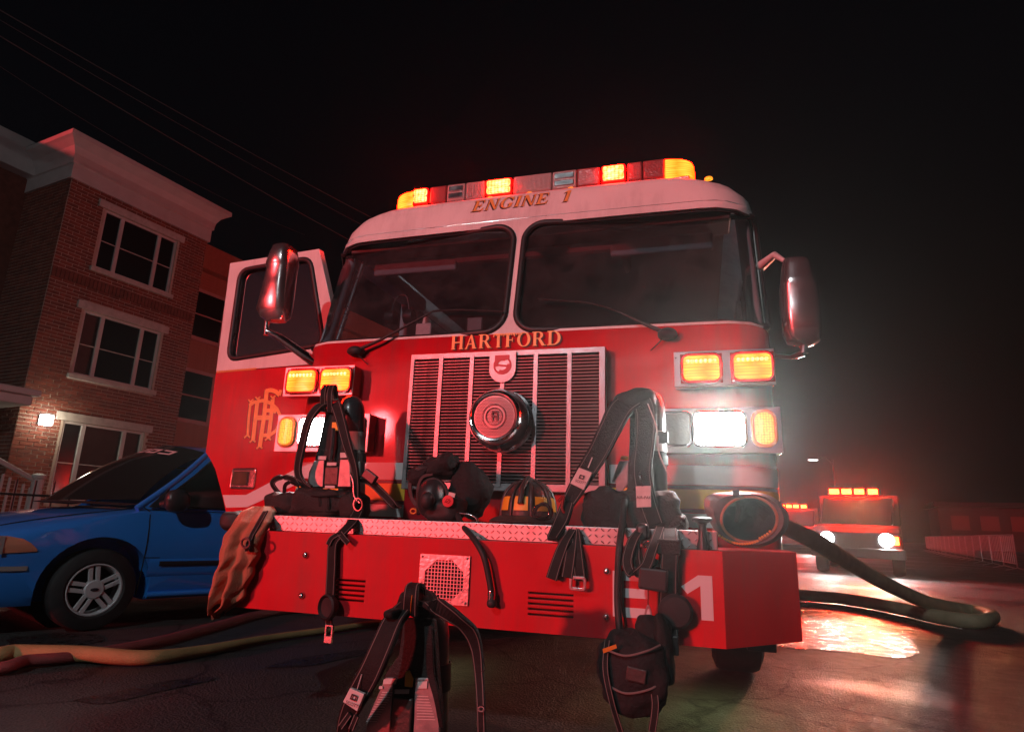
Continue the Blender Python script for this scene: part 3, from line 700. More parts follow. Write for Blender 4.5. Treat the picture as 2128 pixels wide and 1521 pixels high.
MB().tube([aY(1634, 545, .12), aY(1610, 530, .2), Vector((1.25, .36, 2.20))], [.010, .018, .03], 8).build('mirror_arm', 'white', mr, smooth=50)

# ---- open door
DH = Vector((-1.285, .33, 0)); DE = Vector((-.9933, .1155, 0)); DN = Vector((-.1155, -.9933, 0))
def dfn(x, z, d): return DH+DE*x+Vector((0, 0, z))+DN*d
def dpx(u, v):
    d = ray(u, v); t = (DH-CAM).dot(DN)/d.dot(DN); p = CAM+d*t; return ((p-DH).dot(DE), p.z)
up = [dpx(478, 547), dpx(663, 517), dpx(690, 640), (.015, 1.90), (.015, 1.772), (dpx(449, 770)[0], 1.772)]
wc = [dpx(500, 562), dpx(645, 536), dpx(673, 716), dpx(474, 748)]
def roundpoly(ps, r, n=5):
    out = []
    for i in range(len(ps)):
        p = Vector(ps[i]).to_2d(); a = (Vector(ps[i-1]).to_2d()-p).normalized(); b = (Vector(ps[(i+1) % len(ps)]).to_2d()-p).normalized()
        for k in range(n+1):
            t = k/n; q = p+a*r*(1-t)**2+b*r*t**2; out.append((q.x, q.y))
    return out
wr = roundpoly(wc, .08)
D = holed(MB(), up, wr, dfn, .05, 40).build('open_door', 'white', T, bevel=.003)
low = [(.015, 1.768), (.015, .80)]+[dpx(u, v) for u, v in ((520, 1075), (470, 1068), (465, 1045), (458, 1015), (447, 975), (436, 953), (427, 940))]+[(dpx(449, 770)[0], 1.768)]
MB().prism([dfn(x, z, 0) for x, z in low], DN*-.05).build('door_panel', 'red', D, bevel=.003)
fill(MB(), wr, lambda x, y, d: dfn(x, y, -.02)).build('window_pane', 'side_glass', D)
loop_tube(MB(), wr, dfn, .017, .002).build('gasket', 'black', D, smooth=60)
xa = dpx(497, 600)[0]; MB().box((0, 0, 0), (.028, .01, .62)).build('window_channel', 'steel', D).matrix_local = Matrix.Translation(dfn(xa, 1.86, -.018)) @ Matrix.Rotation(atan2(DE.y, DE.x), 4, 'Z')
mb = MB()
for k in range(22): a = dpx(452, 769)[0]-k*.016; mb.prism([dfn(a, 1.762, .003), dfn(a-.010, 1.762, .003), dfn(a-.014, 1.777, .003), dfn(a-.004, 1.777, .003)], DN*.002)
mb.build('rope_trim', 'gold', D)
# stripe on the door, rising towards the cab
def z2(u, v): return dpx(430+u/4.753, 760+v/4.753)
MB().prism([dfn(*q, .002) for q in (z2(160, 1275), z2(390, 1275), z2(880, 1020), (.02, 1.215), (.02, 1.10), z2(880, 1175), z2(400, 1395), z2(190, 1400))], DN*.001).build('stripe', 'stripe_white', D)
MB().prism([dfn(*q, .002) for q in (z2(192, 1440), z2(420, 1440), z2(700, 1330), (.02, 1.03), (.02, .86), z2(520, 1500), z2(200, 1500))], DN*.001).build('stripe', 'stripe_yellow', D)
# recessed paddle handle
h0, h1 = z2(262, 1020), z2(465, 1208)
hl = rrect(h1[0], h0[0], h1[1], h0[1], .012, 4)
DHn = fill(MB(), hl, dfn, .003).build('door_handle', 'steel', D); loop_tube(MB(), hl, dfn, .007, .004).build('handle_rim', 'chrome', DHn, smooth=60)
MB().prism([dfn(*q, .004) for q in ((h1[0]+.052, h1[1]+.016), (h0[0]-.012, h1[1]+.016), (h0[0]-.012, h0[1]-.016), (h1[0]+.052, h0[1]-.016))], DN*.012).build('handle_paddle', 'chrome', DHn, bevel=.003)
# interlaced monogram
def arcpts(cx, cy, rx, ry, a0, a1, n=12): return [(cx+rx*cos(radians(a0+(a1-a0)*k/n)), cy+ry*sin(radians(a0+(a1-a0)*k/n))) for k in range(n+1)]
strokes = [([(438, 350), (418, 520), (408, 690)], 22), ([(425, 395), (470, 362), (560, 345), (640, 372), (700, 430), (728, 490), (722, 570), (690, 640), (640, 680), (560, 690)], 24),
    ([(508, 325), (485, 520), (462, 735)], 34), ([(658, 315), (638, 520), (614, 715)], 34), ([(494, 516), (640, 512)], 32),
    ([(598, 245), (572, 500), (530, 795)], 36), ([(590, 252), (640, 242), (690, 258), (722, 290), (736, 245)], 28), ([(585, 445), (680, 440)], 26), ([(676, 425), (680, 468)], 22)]
feet = [(408, 690), (462, 735), (614, 715), (530, 797)]
heads = [(438, 352), (508, 325), (658, 315)]
for off, d, m, nm in ((-7, .0025, 'gold_shadow', 'monogram_shadow'), (0, .005, 'gold', 'monogram')):
    mb = MB()
    for i, (ps, wd) in enumerate(strokes): stroke(mb, [z2(a+off*1.3, b-off*.6) for a, b in ps], wd/4.753*.0046, dfn, d+i*.0003)
    for j, (a, b) in enumerate(feet): stroke(mb, [z2(a-30+off*1.3, b+22-off*.6), z2(a+off*1.3, b-6-off*.6), z2(a+26+off*1.3, b+18-off*.6)], .012, dfn, d+.003+j*.0002)
    for j, (a, b) in enumerate(heads): stroke(mb, [z2(a-18+off*1.3, b-14-off*.6), z2(a+off*1.3, b+6-off*.6), z2(a+30+off*1.3, b-16-off*.6)], .011, dfn, d+.004+j*.0002)
    mb.build(nm, m, D)
# ---- inside the cab
DB = MB().prism([(-1.15, .10, 1.76), (-1.15, .12, 1.84), (-1.15, .45, 1.87), (-1.15, .50, 1.70), (-1.15, .45, 1.0), (-1.15, .10, 1.0)], (2.3, 0, 0)).build('dashboard', 'plastic_dark', T, bevel=.015)
MB().prism([(-.45, .5, .72), (-.45, .5, 1.75), (-.45, 1.6, 1.68), (-.45, 1.6, .72)], (.9, 0, 0)).build('engine_cover', 'seat', T, bevel=.05)
def seat(x, y):
    s_ = MB().box((x-.25, y-.25, 1.05), (x+.25, y+.22, 1.22)).build('seat', 'seat', T, bevel=.05)
    MB().prism([(x-.25, y+.16, 1.2), (x+.25, y+.16, 1.2), (x+.24, y+.26, 1.86), (x+.16, y+.28, 1.94), (x-.16, y+.28, 1.94), (x-.24, y+.26, 1.86)], (0, .12, .01)).build('seat_back', 'seat', s_, bevel=.03)
    MB().box((x-.16, y+.26, 1.95), (x+.16, y+.36, 2.13)).build('headrest', 'seat', s_, bevel=.05)
    MB().tube([(x-.05, y+.31, 1.9), (x-.05, y+.31, 1.97)], .01, 6).build('headrest_post', 'steel', s_)
    MB().box((x-.2, y-.2, .73), (x+.2, y+.2, 1.06)).build('seat_base', 'plastic_dark', s_)
seat(-.82, 1.0); seat(.82, 1.0); seat(-.75, 2.55); seat(.75, 2.55)
SW = MB().tube([Vector((.82+.23*cos(2*pi*k/32), .66+.23*sin(2*pi*k/32)*.55, 1.80+.23*sin(2*pi*k/32)*.8)) for k in range(33)], .017, 8, False).build('steering_wheel', 'black', T, smooth=60)
mb = MB()
for a in (90, 210, 330): t = radians(a); mb.tube([Vector((.82, .66, 1.80)), Vector((.82+.22*cos(t), .66+.22*sin(t)*.55, 1.80+.22*sin(t)*.8))], .013, 6)
mb.build('wheel_spokes', 'black', SW)
# doorway frame seen through the glass, left
MB().prism([(-1.235, 1.16, .72), (-1.235, 1.16, 2.52), (-1.235, 1.34, 2.52), (-1.235, 1.34, .72)], (.07, 0, 0)).build('door_pillar', 'interior_light', T, bevel=.01)
MB().box((-1.235, .34, 2.44), (-1.10, 1.34, 2.54)).build('door_header', 'interior_light', T, bevel=.02)
MB().tube([surf(-ARC+.05, 1.80, -.05), surf(-ARC+.05, 2.50, -.06)], .035, 10).build('front_pillar', 'interior_light', T, smooth=60)
MB().tube([surf(-ARC+.16, 1.86, -.12), surf(-ARC+.16, 2.42, -.14)], .014, 8).build('grab_rail', 'steel', T, smooth=60)
MB().tube([surf(ARC-.05, 1.80, -.05), surf(ARC-.05, 2.50, -.06)], .035, 10).build('front_pillar', 'interior', T, smooth=60)
MB().box((-1.12, .215, 2.435), (1.12, .41, 2.50)).build('header_shield', 'black', T, bevel=.01)  # black box added to keep dome light off the inner window surround
# overhead console, radio, visors, headset
MB().box((-.55, .36, 2.38), (.55, .75, 2.53)).build('overhead_console', 'interior', T, bevel=.03)
for x in (-.75, .75): MB().box((x-.28, .36, 2.34), (x+.28, .40, 2.50)).build('sun_visor', 'interior', T, bevel=.01)
hs = MB().tube(spline([(-.98, .55, 2.15), (-.95, .55, 2.26), (-.88, .55, 2.26), (-.85, .55, 2.15)], 6), .008, 6)
for x in (-.98, -.85): hs.lathe([(0, -.03), (.045, -.03), (.05, 0), (.045, .03), (0, .03)], (x, .55, 2.12), (1, 0, 0), 14)
hs.build('headset', 'black', T, smooth=50)
for x, z, m in ((-.62, 1.93, 'label'), (-.3, 1.95, 'plastic_dark')): MB().box((x-.05, .28, 1.87), (x+.05, .31, z+.05)).build('dash_unit', m, T, bevel=.008)
DL = aY(1018, 525, .80)
MB().lathe([(0, 0), (.03, .0), (.034, .012), (0, .013)], DL, (0, 0, 1), 16).build('dome_lamp', 'lamp_white', T)
MB().tube([DL+Vector((0, 0, .014)), Vector((DL.x, DL.y, 2.56))], .012, 8).build('dome_lamp_stalk', 'interior', T)
li = bpy.data.lights.new('dome_light', 'POINT'); lo_ = bpy.data.objects.new('dome_light', li); link(lo_, T); li.energy = 13; li.color = (.75, .88, 1); li.shadow_soft_size = .03; lo_.location = DL-Vector((0, .02, .05))
# ---- wheels, underbody, body behind the cab
def wheel(x, y, sg, r=.52, w_=.30):
    Wh = MB().lathe([(r*.60, -w_/2), (r*.86, -w_/2), (r*.97, -w_*.42), (r, -w_*.3), (r, w_*.3), (r*.97, w_*.42), (r*.86, w_/2), (r*.60, w_/2)], (x, y, r), (1, 0, 0), 36).build('wheel', 'rubber', T, smooth=40)
    MB().lathe([(r*.6, -w_*.45), (r*.55, -w_*.2), (r*.3, sg*w_*.1), (r*.22, sg*w_*.5), (0, sg*w_*.52)], (x, y, r), (1, 0, 0), 28).build('rim', 'chrome', Wh, smooth=40)
for sg in (-1, 1):
    wheel(sg*1.10, 1.62, sg); wheel(sg*1.10, 6.6, sg); wheel(sg*.78, 6.6, sg)
MB().box((-.55, -.02, .50), (.55, 8.6, .66)).build('chassis', 'black', T)
MB().tube([(-1.0, 1.62, .5), (1.0, 1.62, .5)], .09, 10).build('axle', 'black', T)
MB().box((1.06, -.36, .43), (1.16, -.28, .4725)).build('tow_bracket', 'plastic_dark', T, bevel=.004)
PB = MB().box((-1.26, 3.12, .58), (1.26, 4.3, 2.55)).build('pump_house', 'red', T, bevel=.02)
MB().box((1.2605, 3.25, .8), (1.275, 4.2, 2.3)).build('pump_panel', 'steel', PB)
RB = MB().box((-1.26, 4.32, .62), (1.26, 9.0, 2.75)).build('rear_body', 'red', T, bevel=.02)
for sg in (-1, 1):
    for y0, y1, z0, z1 in ((4.45, 5.85, .75, 2.2), (5.95, 7.2, 1.25, 2.2), (7.3, 8.85, .75, 2.2)):
        x = sorted((sg*1.2605, sg*1.275)); MB().box((x[0], y0, z0), (x[1], y1, z1)).build('locker_shutter', 'brushed', RB, bevel=.004)

# lamps under the cab that light the ground
for x, y in ((-.55, .75), (.95, .55)):
    gl = MB().box((x-.06, y-.04, .57), (x+.06, y+.04, .60)).build('ground_lamp', 'lens_clear', T, bevel=.005)
    li = bpy.data.lights.new('ground_light', 'SPOT'); lo_ = bpy.data.objects.new('ground_light', li); link(lo_, gl); li.energy = 14; li.color = (.86, 1, .45); li.spot_size = radians(125); li.spot_blend = .8; li.shadow_soft_size = .05
    lo_.location = (x, y, .56)
# ================================================================== BRICK APARTMENT HOUSE
mat('brick_a', (.20, .055, .034), .85, bump=.35, bscale=60, var=.25, vscale=6)
mat('brick_b', (.15, .045, .030), .85, bump=.35, bscale=60, var=.25, vscale=6)
mat('mortar', (.44, .37, .31), .9, bump=.3, bscale=60, var=.1)
mat('trim', (.48, .46, .45), .6, bump=.1, bscale=30, var=.08, vscale=3)
mat('stone_sill', (.44, .41, .38), .75, bump=.25, bscale=40, var=.15)
mat('siding', (.36, .25, .17), .7, bump=.15, bscale=20, var=.1)
mat('window_dark', (.012, .014, .015), .12, spec=.6)
mat('blind', (.30, .25, .22), .8, var=.1, vscale=2)
mat('roof_edge', (.05, .05, .05), .7)
mat('lamp_wall', (.9, .9, .85), .4, emit=(1, .96, .85), estr=14)
FO, S0, S1 = 14.9, 4.92, 8.83
HB = thing('brick_building', st((S0+S1)/2, FO+2, 0), 'three storey brick apartment house with white cornice, behind the blue van', 'building')
def fp(s, o, z): return st(s, o, z)
def sbox(mb, s0, s1, o0, o1, z0, z1):
    return mb.prism([st(s0, o0, z0), st(s1, o0, z0), st(s1, o1, z0), st(s0, o1, z0)], (0, 0, z1-z0))
OPEN = [(5.90, 7.95, 1.0, 2.88), (5.84, 7.92, 4.02, 5.66), (5.84, 7.92, 6.80, 8.41)]
# walls behind the bricks, with window openings
Wl = MB()
zz = [0.0]+[v for o in OPEN for v in o[2:]]+[8.85]
def wall_front(mb, s0, s1, o, d, openings, ztop):
    lv = sorted(set([0, ztop]+[z for q in openings for z in q[2:]]))
    for a, b in zip(lv, lv[1:]):
        m = (a+b)/2; cs = [q for q in openings if q[2] < m < q[3]]; e = s0
        for q in sorted(cs): sbox(mb, e, q[0], o, o+d, a, b); e = q[1]
        sbox(mb, e, s1, o, o+d, a, b)
wall_front(Wl, S0, S1, FO-.002, .25, OPEN, 8.85)
BW = Wl.build('front_wall', 'mortar', HB)
SWl = sbox(MB(), S0-.002, S0+.25, FO+.268, 17.2, 0, 8.85).build('side_wall', 'mortar', HB)
sbox(MB(), S1-.25, S1, FO+.268, 17.2, 0, 8.85).build('side_wall', 'mortar', HB)
CH, CL = .088, .285
bmA = [MB().box((-CL/2+.008, -.022, -CH/2+.009), (CL/2-.010, .022, CH/2-.009)).mesh('brick', m) for m in ('brick_a', 'brick_b')]
bmH = [MB().box((-CL/4+.008, -.022, -CH/2+.007), (CL/4-.008, .022, CH/2-.007)).mesh('brick', m) for m in ('brick_a', 'brick_b')]
rest = {0: MB(), 1: MB()}; nb = 0; rnd = random.Random(3)
def blocked(a, b, z):
    for q in OPEN:
        if b > q[0] and a < q[1] and q[2]-.13 < z < q[3]+.21: return True
    return False
rotF = (0, 0, pi/2-AZ); rotS = (0, 0, -AZ)
nz_ = int(8.82/CH)
for j in range(nz_):
    z = CH*(j+.5)
    for face in ('F', 'S'):
        L0, L1 = (S0, S1) if face == 'F' else (FO, 17.2)
        if (face == 'S') and z < .2: continue
        x = L0-(CL/2 if (j+(face == 'S')) % 2 else 0)
        while x < L1-.02:
            a, b = max(x, L0), min(x+CL, L1); x += CL
            if b-a < .05 or (face == 'F' and blocked(a, b, z) and not (b-a > .2 and False)):
                # trim bricks that end at an opening
                if face == 'F' and b-a >= .05:
                    for q in OPEN:
                        if q[2]-.13 < z < q[3]+.21:
                            if a < q[0]-.06 < b: b = q[0]-.06; break
                            if a < q[1]+.06 < b: a = q[1]+.06; break
                    else: continue
                    if b-a < .05 or blocked(a, b, z): continue
                else: continue
            k = rnd.random() < .4; c = (a+b)/2; jit = rnd.uniform(-.003, .004)
            p = st(c, FO+.008+jit, z) if face == 'F' else st(S0+.010+jit, c, z)
            full = abs(b-a-CL) < .01
            if full and nb < 290 and 1.1 < z < 3.3 and face == 'F':
                piece('brick', bmA[int(k)], BW, p, rotF); nb += 1
            else:
                mtx = Matrix.Translation(p) @ Matrix.Rotation(rotF[2] if face == 'F' else rotS[2]+pi, 4, 'Z')
                rest[int(k)].box((-(b-a)/2+.008, -.022, -CH/2+.007), ((b-a)/2-.010, .022, CH/2-.009), mtx)
for k in (0, 1): tag(rest[k].build('brick_courses', ('brick_a', 'brick_b')[k], HB), kind='stuff')
# soldier course
mb = MB()
for k in range(40):
    c = S0+.05+k*.098
    if c < S1-.04: mb.box((-.041, -.03, -.12), (.041, .022, .12), Matrix.Translation(st(c, FO-.004, 6.36)) @ Matrix.Rotation(rotF[2], 4, 'Z'))
tag(mb.build('soldier_course', 'brick_b', HB), kind='stuff')
# lintels, sills, windows
for i, (a, b, z0, z1) in enumerate(OPEN):
    sbox(MB(), a-.20, b+.17, FO-.06, FO+.1, z1+.002, z1+.20).build('lintel', 'stone_sill', HB, bevel=.008)
    if i: sbox(MB(), a-.10, b+.10, FO-.09, FO+.1, z0-.12, z0-.002).build('window_sill', 'stone_sill', HB, bevel=.008)
    w1, w2 = a+.50, b-.52
    win = sbox(MB(), a, b, FO+.20, FO+.235, z0, z1).build('window', 'void', HB)
    for s0_, s1_, nm in ((a, a+.06, 'frame_post'), (b-.06, b, 'frame_post'), (w1-.05, w1+.05, 'mullion'), (w2-.05, w2+.05, 'mullion')): sbox(MB(), s0_, s1_, FO+.03, FO+.12, z0, z1).build(nm, 'trim', win, bevel=.005)
    for nm, p, q in (('p', a+.06, w1-.05), ('p', w1+.05, w2-.05), ('p', w2+.05, b-.06)):
        for c0, c1 in ((z0, z0+.055), (z1-.055, z1)): sbox(MB(), p, q, FO+.035, FO+.115, c0, c1).build('frame_rail', 'trim', win)
        zm = z0+(z1-z0)*.47; sbox(MB(), p, q, FO+.055, FO+.105, zm, zm+.022).build('meeting_rail', 'stone_sill', win)
        lit = (i == 0 and p > a+.2) or (i == 1 and p < a+.2)
        sbox(MB(), p, q, FO+.075, FO+.085, z0+.055, z1-.055).build('pane', 'window_dark' if not lit else 'clear', win)
        if lit: sbox(MB(), p, q, FO+.13, FO+.14, z0+.055, z1-.055).build('blind', 'blind', win)
    if i == 1: sbox(MB(), w1+.10, w1+.35, FO+.12, FO+.14, z0+.06, z1-.5).build('curtain', 'blind', win)
# cornice: stepped and flared profile round the bay
prof = [(0.0, 8.80), (.06, 8.80), (.06, 9.18), (.10, 9.20), (.10, 9.28), (.12, 9.42), (.20, 9.58), (.34, 9.70), (.40, 9.74), (.40, 9.86), (.0, 9.86)]
def corner_ring(d, z): return [st(S1+d, 17.2, z), st(S1+d, FO-d, z), st(S0-d, FO-d, z), st(S0-d, 17.2+.0, z)]
mb = MB(); n0 = 0
for d, z in prof: mb.v += corner_ring(d, z)
for i in range(len(prof)-1):
    for k in range(3): a = i*4+k; mb.f.append((a, a+1, a+5, a+4))
mb.build('cornice', 'trim', HB)
mb = MB(); mb.v += corner_ring(.405, 9.862); mb.f.append((0, 1, 2, 3)); mb.build('roof_cap', 'roof_edge', HB)
# recessed wings on both sides
for s0_, s1_, zt_, m in ((S0-14, S0-.012, 9.2, 'brick_b'), (S1+.012, S1+14, 8.7, 'siding')):
    wg = sbox(MB(), s0_, s1_, 16.9, 17.3, 0, zt_).build('wing_wall', m, HB)
    sbox(MB(), s0_-.0, s1_, 16.55, 17.3, zt_+.002, zt_+.9 if m == 'brick_b' else zt_+.85).build('wing_cornice', 'trim' if m == 'brick_b' else 'siding', wg, bevel=.02)
    if m == 'siding':
        bmn = MB().box((-7, -.012, -.004), (6.97, .012, .085)).mesh('clapboard', 'siding')
        for k in range(84): piece('clapboard', bmn, wg, st((s0_+s1_)/2, 16.893, .3+k*.1), (radians(8), 0, pi/2-AZ))
        for z0 in (1.2, 3.75, 6.45):
            for q in (10.1, 12.4):
                wn = sbox(MB(), q-.12, q+1.22, 16.80, 16.88, z0-.12, z0+1.62).build('wing_window', 'trim', HB, bevel=.01)
                sbox(MB(), q, q+1.10, 16.785, 16.799, z0, z0+1.5).build('pane', 'window_dark', wn)
                sbox(MB(), q, q+1.10, 16.775, 16.784, z0+.72, z0+.76).build('meeting_rail', 'trim', wn)
# cube lamp on the wall
WLp = thing('wall_lamp', st(5.44, FO-.02, 2.65), 'lit cube shaped white wall lamp on the brick house', 'lamp')
sbox(MB(), 5.33, 5.55, FO-.045, FO-.012, 2.70, 2.92).build('back_plate', 'black', WLp)
sbox(MB(), 5.335, 5.545, FO-.26, FO-.046, 2.69, 2.93).build('lamp_shade', 'lamp_wall', WLp, bevel=.02)
li = bpy.data.lights.new('wall_light', 'POINT'); lo_ = bpy.data.objects.new('wall_light', li); link(lo_, WLp); li.energy = 22; li.color = (1, .85, .6); li.shadow_soft_size = .1; lo_.location = st(5.44, FO-.40, 2.81)-Vector(WLp.location)
# porch with white rail at the house corner
PR = thing('porch', st(3.0, 14.4, 0), 'white porch with rail and post beside the brick house', 'porch')
sbox(MB(), 1.2, 4.0, 13.6, 16.8, 0.131, .72).build('porch_floor', 'stone_sill', PR)
sbox(MB(), 1.0, 4.52, 13.6, 16.8, 2.92, 3.12).build('porch_roof', 'trim', PR, bevel=.03)
sbox(MB(), 0.9, 4.62, 13.5, 16.8, 3.122, 3.26).build('roof_moulding', 'trim', PR, bevel=.03)
MB().lathe([(.10, .72), (.10, 2.92)], st(3.8, 13.75, 0), (0, 0, 1), 14).build('porch_column', 'trim', PR, smooth=40)
MB().lathe([(.0, .131), (.115, .131), (.115, 1.42), (.14, 1.44), (.14, 1.50), (.06, 1.54), (0, 1.54)], st(4.95, 13.6, 0), (0, 0, 1), 16).build('newel_post', 'trim', PR, smooth=40)
MB().tube([st(3.7, 13.6, 1.95), st(4.95, 13.6, 1.36)], .05, 8).build('hand_rail', 'trim', PR)
bal = sbox(MB(), -.02, .02, -.02, .02, 0, 1.0).mesh('baluster', 'trim')
for k in range(9): piece('baluster', bal, PR, st(3.75+k*.135, 13.6, .72-k*.06))
sbox(MB(), 4.005, 4.4, 13.6, 16.8, .131, .52).build('porch_step', 'stone_sill', PR); sbox(MB(), 4.405, 4.8, 13.6, 16.8, .131, .32).build('porch_step', 'stone_sill', PR)
IR = thing('iron_fence', st(3.5, 10.2, .13), 'low black iron fence in front of the white porch', 'fence')
for z in (.30, 1.03): MB().tube([st(0, 10.2, z), st(5.0, 10.2, z)], .02, 6).build('fence_rail', 'black', IR)
pk = MB().tube([(0, 0, 0), (0, 0, 1.15)], .014, 6).mesh('picket', 'black')
for k in range(18): piece('picket', pk, IR, st(.1+k*.28, 10.2, .12))

# ================================================================== OVERHEAD CABLES
mat('cable', (.035, .035, .035), .6)
for i, (p, q, r) in enumerate((((40, 45), (760, 440), .009), ((40, 66), (740, 455), .006), ((40, 100), (720, 490), .010), ((40, 165), (400, 372), .005))):
    A = aZ(*p, 8.5); B = aZ(*q, 8.5); dd = (B-A); pts = [A+dd*t+Vector((0, 0, -.0)) for t in [-.6+2.6*k/24 for k in range(25)]]
    pts = [v+Vector((0, 0, .35*((t-12)/12)**2-.10)) for t, v in enumerate(pts)]
    tag(MB().tube(pts, r, 6).build('overhead_cable', 'cable', org=pts[12]), ['thickest overhead cable, uppermost of the bundle above the brick house', 'thin overhead cable just under the uppermost cable', 'thick overhead cable between the upper bundle and the roof cornice', 'thinnest overhead cable, passing close above the white cornice'][i], 'cable', 'overhead cables')

# ================================================================== BLUE VAN
def carpaint(name, col):
    mat(name, col, .30, metal=.0, coat=1.0, var=.04, vscale=2, bump=.02, bscale=500)
carpaint('van_blue', (.025, .23, .76))
mat('van_window', (.008, .010, .009), .10, spec=.6, rvar=.05, vscale=3)
mat('van_trim', (.02, .022, .03), .35)
mat('alloy', (.62, .62, .63), .35, metal=.25, rvar=.08, vscale=30)
mat('lens_van', (.70, .26, .16), .12, coat=.6)
VA = radians(25); VD = Vector((sin(VA), cos(VA), 0)); VN = Vector((-cos(VA), sin(VA), 0)); VP = Vector((-3.3, .8, 0))
def vp(s, w_, z): return VP+VD*s+VN*w_+Vector((0, 0, z))
V = thing('minivan', VP, 'dark blue minivan with alloy wheels parked left of the fire engine', 'van')
ZT = [(-1.02, .52), (-.98, .62), (-.85, .70), (-.6, .775), (-.3, .83), (0, .868), (.25, .885), (.3, .885), (3.0, .89), (3.15, .80)]
ZB = [(-1.02, .48), (-.98, .53), (-.85, .60), (-.6, .675), (-.3, .745), (0, .80), (.25, .85), (3.0, .86), (3.15, .78)]
INS = [(-1.02, .30), (-.99, .16), (-.9, .06), (-.75, .02), (-.5, 0), (2.9, 0), (3.08, .05), (3.15, .12)]
WV = 1.62
st_s = [-1.02, -.99, -.95, -.9, -.85, -.75, -.6, -.45, -.3, -.15, 0, .15, .25, .3, .6, 1, 1.5, 2, 2.5, 2.9, 3.0, 3.08, 3.15]
def vsec(s):
    i = lerp(INS, s); zt_ = lerp(ZT, s); zb_ = lerp(ZB, s)
    near = [(.06+i, .19), (.012+i, .26), (-.004+i, .40), (-.022+i, .52), (-.030+i, .60), (-.018+i, min(.72, zb_-.05)), (.012+i, zb_-.012), (.035+i, zb_), (.16+i, zb_+(zt_-zb_)*.42), (.42+i*.6, zb_+(zt_-zb_)*.82), (.81, zt_)]
    far = [(WV-a, z) for a, z in near[:-1]][::-1]
    return near+far
mb = MB(); N = len(vsec(0))
for s in st_s: mb.v += [vp(s, a, z) for a, z in vsec(s)]
for i in range(len(st_s)-1):
    for k in range(N): a = i*N+k; b = i*N+(k+1) % N; mb.f.append((a, b, b+N, a+N))
mb.f.append(tuple(range(N))[::-1]); mb.f.append(tuple((len(st_s)-1)*N+k for k in range(N)))
VB = mb.build('body', 'van_blue', V, smooth=None)
ct = MB()
for s in (0, 2.55):
    for w0, w1 in ((-.2, .30), (WV-.30, WV+.2)): ct.tube([vp(s, w0, .285)-Vector(VP), vp(s, w1, .285)-Vector(VP)], .365, 40)
for i in range(len(ct.v)): ct.v[i] = ct.v[i]+Vector(VP)
cm_off = ct; 
# cutter is built in world space, the body mesh is relative to the van's base
ct2 = MB(); ct2.v = [v for v in ct.v]; ct2.f = ct.f
cut(VB, ct2)
VB.data.polygons.foreach_set('use_smooth', [True]*len(VB.data.polygons)); VB.data.set_sharp_from_angle(angle=radians(28))
MB().box((0, 0, 0), (1, 1, 1)).v
sbx = lambda s0, s1, w0, w1, z0, z1: MB().prism([vp(s0, w0, z0), vp(s1, w0, z0), vp(s1, w1, z0), vp(s0, w1, z0)], (0, 0, z1-z0))
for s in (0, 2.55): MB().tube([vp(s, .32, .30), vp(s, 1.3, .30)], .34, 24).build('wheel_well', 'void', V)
# windscreen, roof, side glass
def wsp(a, b):
    w_ = .085+1.45*a; c = (2*a-1)**2; sb, s_t = -.22+.44*c, .56+.20*c; zb_, zt_ = .905+.025*c, 1.425-.075*c
    wt = .245+1.13*a; t = b
    return vp(sb+(s_t-sb)*t-.03*sin(pi*t), w_+(wt-w_)*t, zb_+(zt_-zb_)*t+.035*sin(pi*t))
MB().grid(wsp, 16, 12).build('windscreen', 'van_window', V, smooth=60)
def rfp(a, b):
    c = (2*a-1)**2; s_t = .56+.20*c; s = s_t+(3.02-s_t)*b; zt_ = (1.425-.075*c**1.2)+.045*sin(pi*min(1, b*1.1))*(1-c*.5)
    return vp(s, .245+1.13*a, zt_)
MB().grid(rfp, 16, 16).build('roof', 'van_blue', V, smooth=60)
def sidep(a, b, side=0, e=0.0):
    # a along the van, b from belt to roof edge
    s0_ = .20+.56*b**1.05+.03*sin(pi*b); s = s0_+(3.04-.10*b-s0_)*a
    bb = min(1.0, max(0, (s-.76)/(3.02-.76))); zr = 1.35+.045*sin(pi*min(1, bb*1.1))*.5
    w_ = .035+(.245-.035)*(b**1.25)-e; z = .86+(zr-.86)*b
    return vp(s, w_ if not side else WV-w_, z)
for sd2 in (0, 1): MB().grid(lambda a, b: sidep(a, b, sd2), 24, 10).build('side_frame', 'van_blue', V, smooth=60)
def glass_patch(name, s0a, s1a, sd2=0):
    mb = MB()
    def f(a, b):
        bb = .05+.80*b; lo = (.285+.56*bb**1.05+.03*sin(pi*bb)) if s0a < .5 else s0a+.02; s = lo+(s1a-lo)*a
        s0_ = .20+.56*bb**1.05+.03*sin(pi*bb); aa = (s-s0_)/(3.04-.10*bb-s0_); return sidep(aa, bb, sd2, .006)
    mb.grid(f, 14, 8); g_ = mb.build(name, 'van_window', V, smooth=60)
    ring = [f(a/14, 0) for a in range(15)]+[f(1, b/8) for b in range(1, 9)]+[f(1-a/14, 1) for a in range(1, 15)]+[f(0, 1-b/8) for b in range(1, 9)]
    MB().tube(ring, .009, 6, False).build('window_seal', 'black', g_, smooth=60); return g_
for sd2 in (0, 1): glass_patch('front_window', .30, 1.22, sd2); glass_patch('rear_window', 1.30, 2.05, sd2); glass_patch('rear_window', 2.12, 2.92, sd2)
MB().grid(lambda a, b: vp(3.03-.10*b+.0, .06+.18*b**1.25+(1.5-.36*b**1.25)*a, .86+.49*b), 6, 6).build('tailgate', 'van_blue', V)
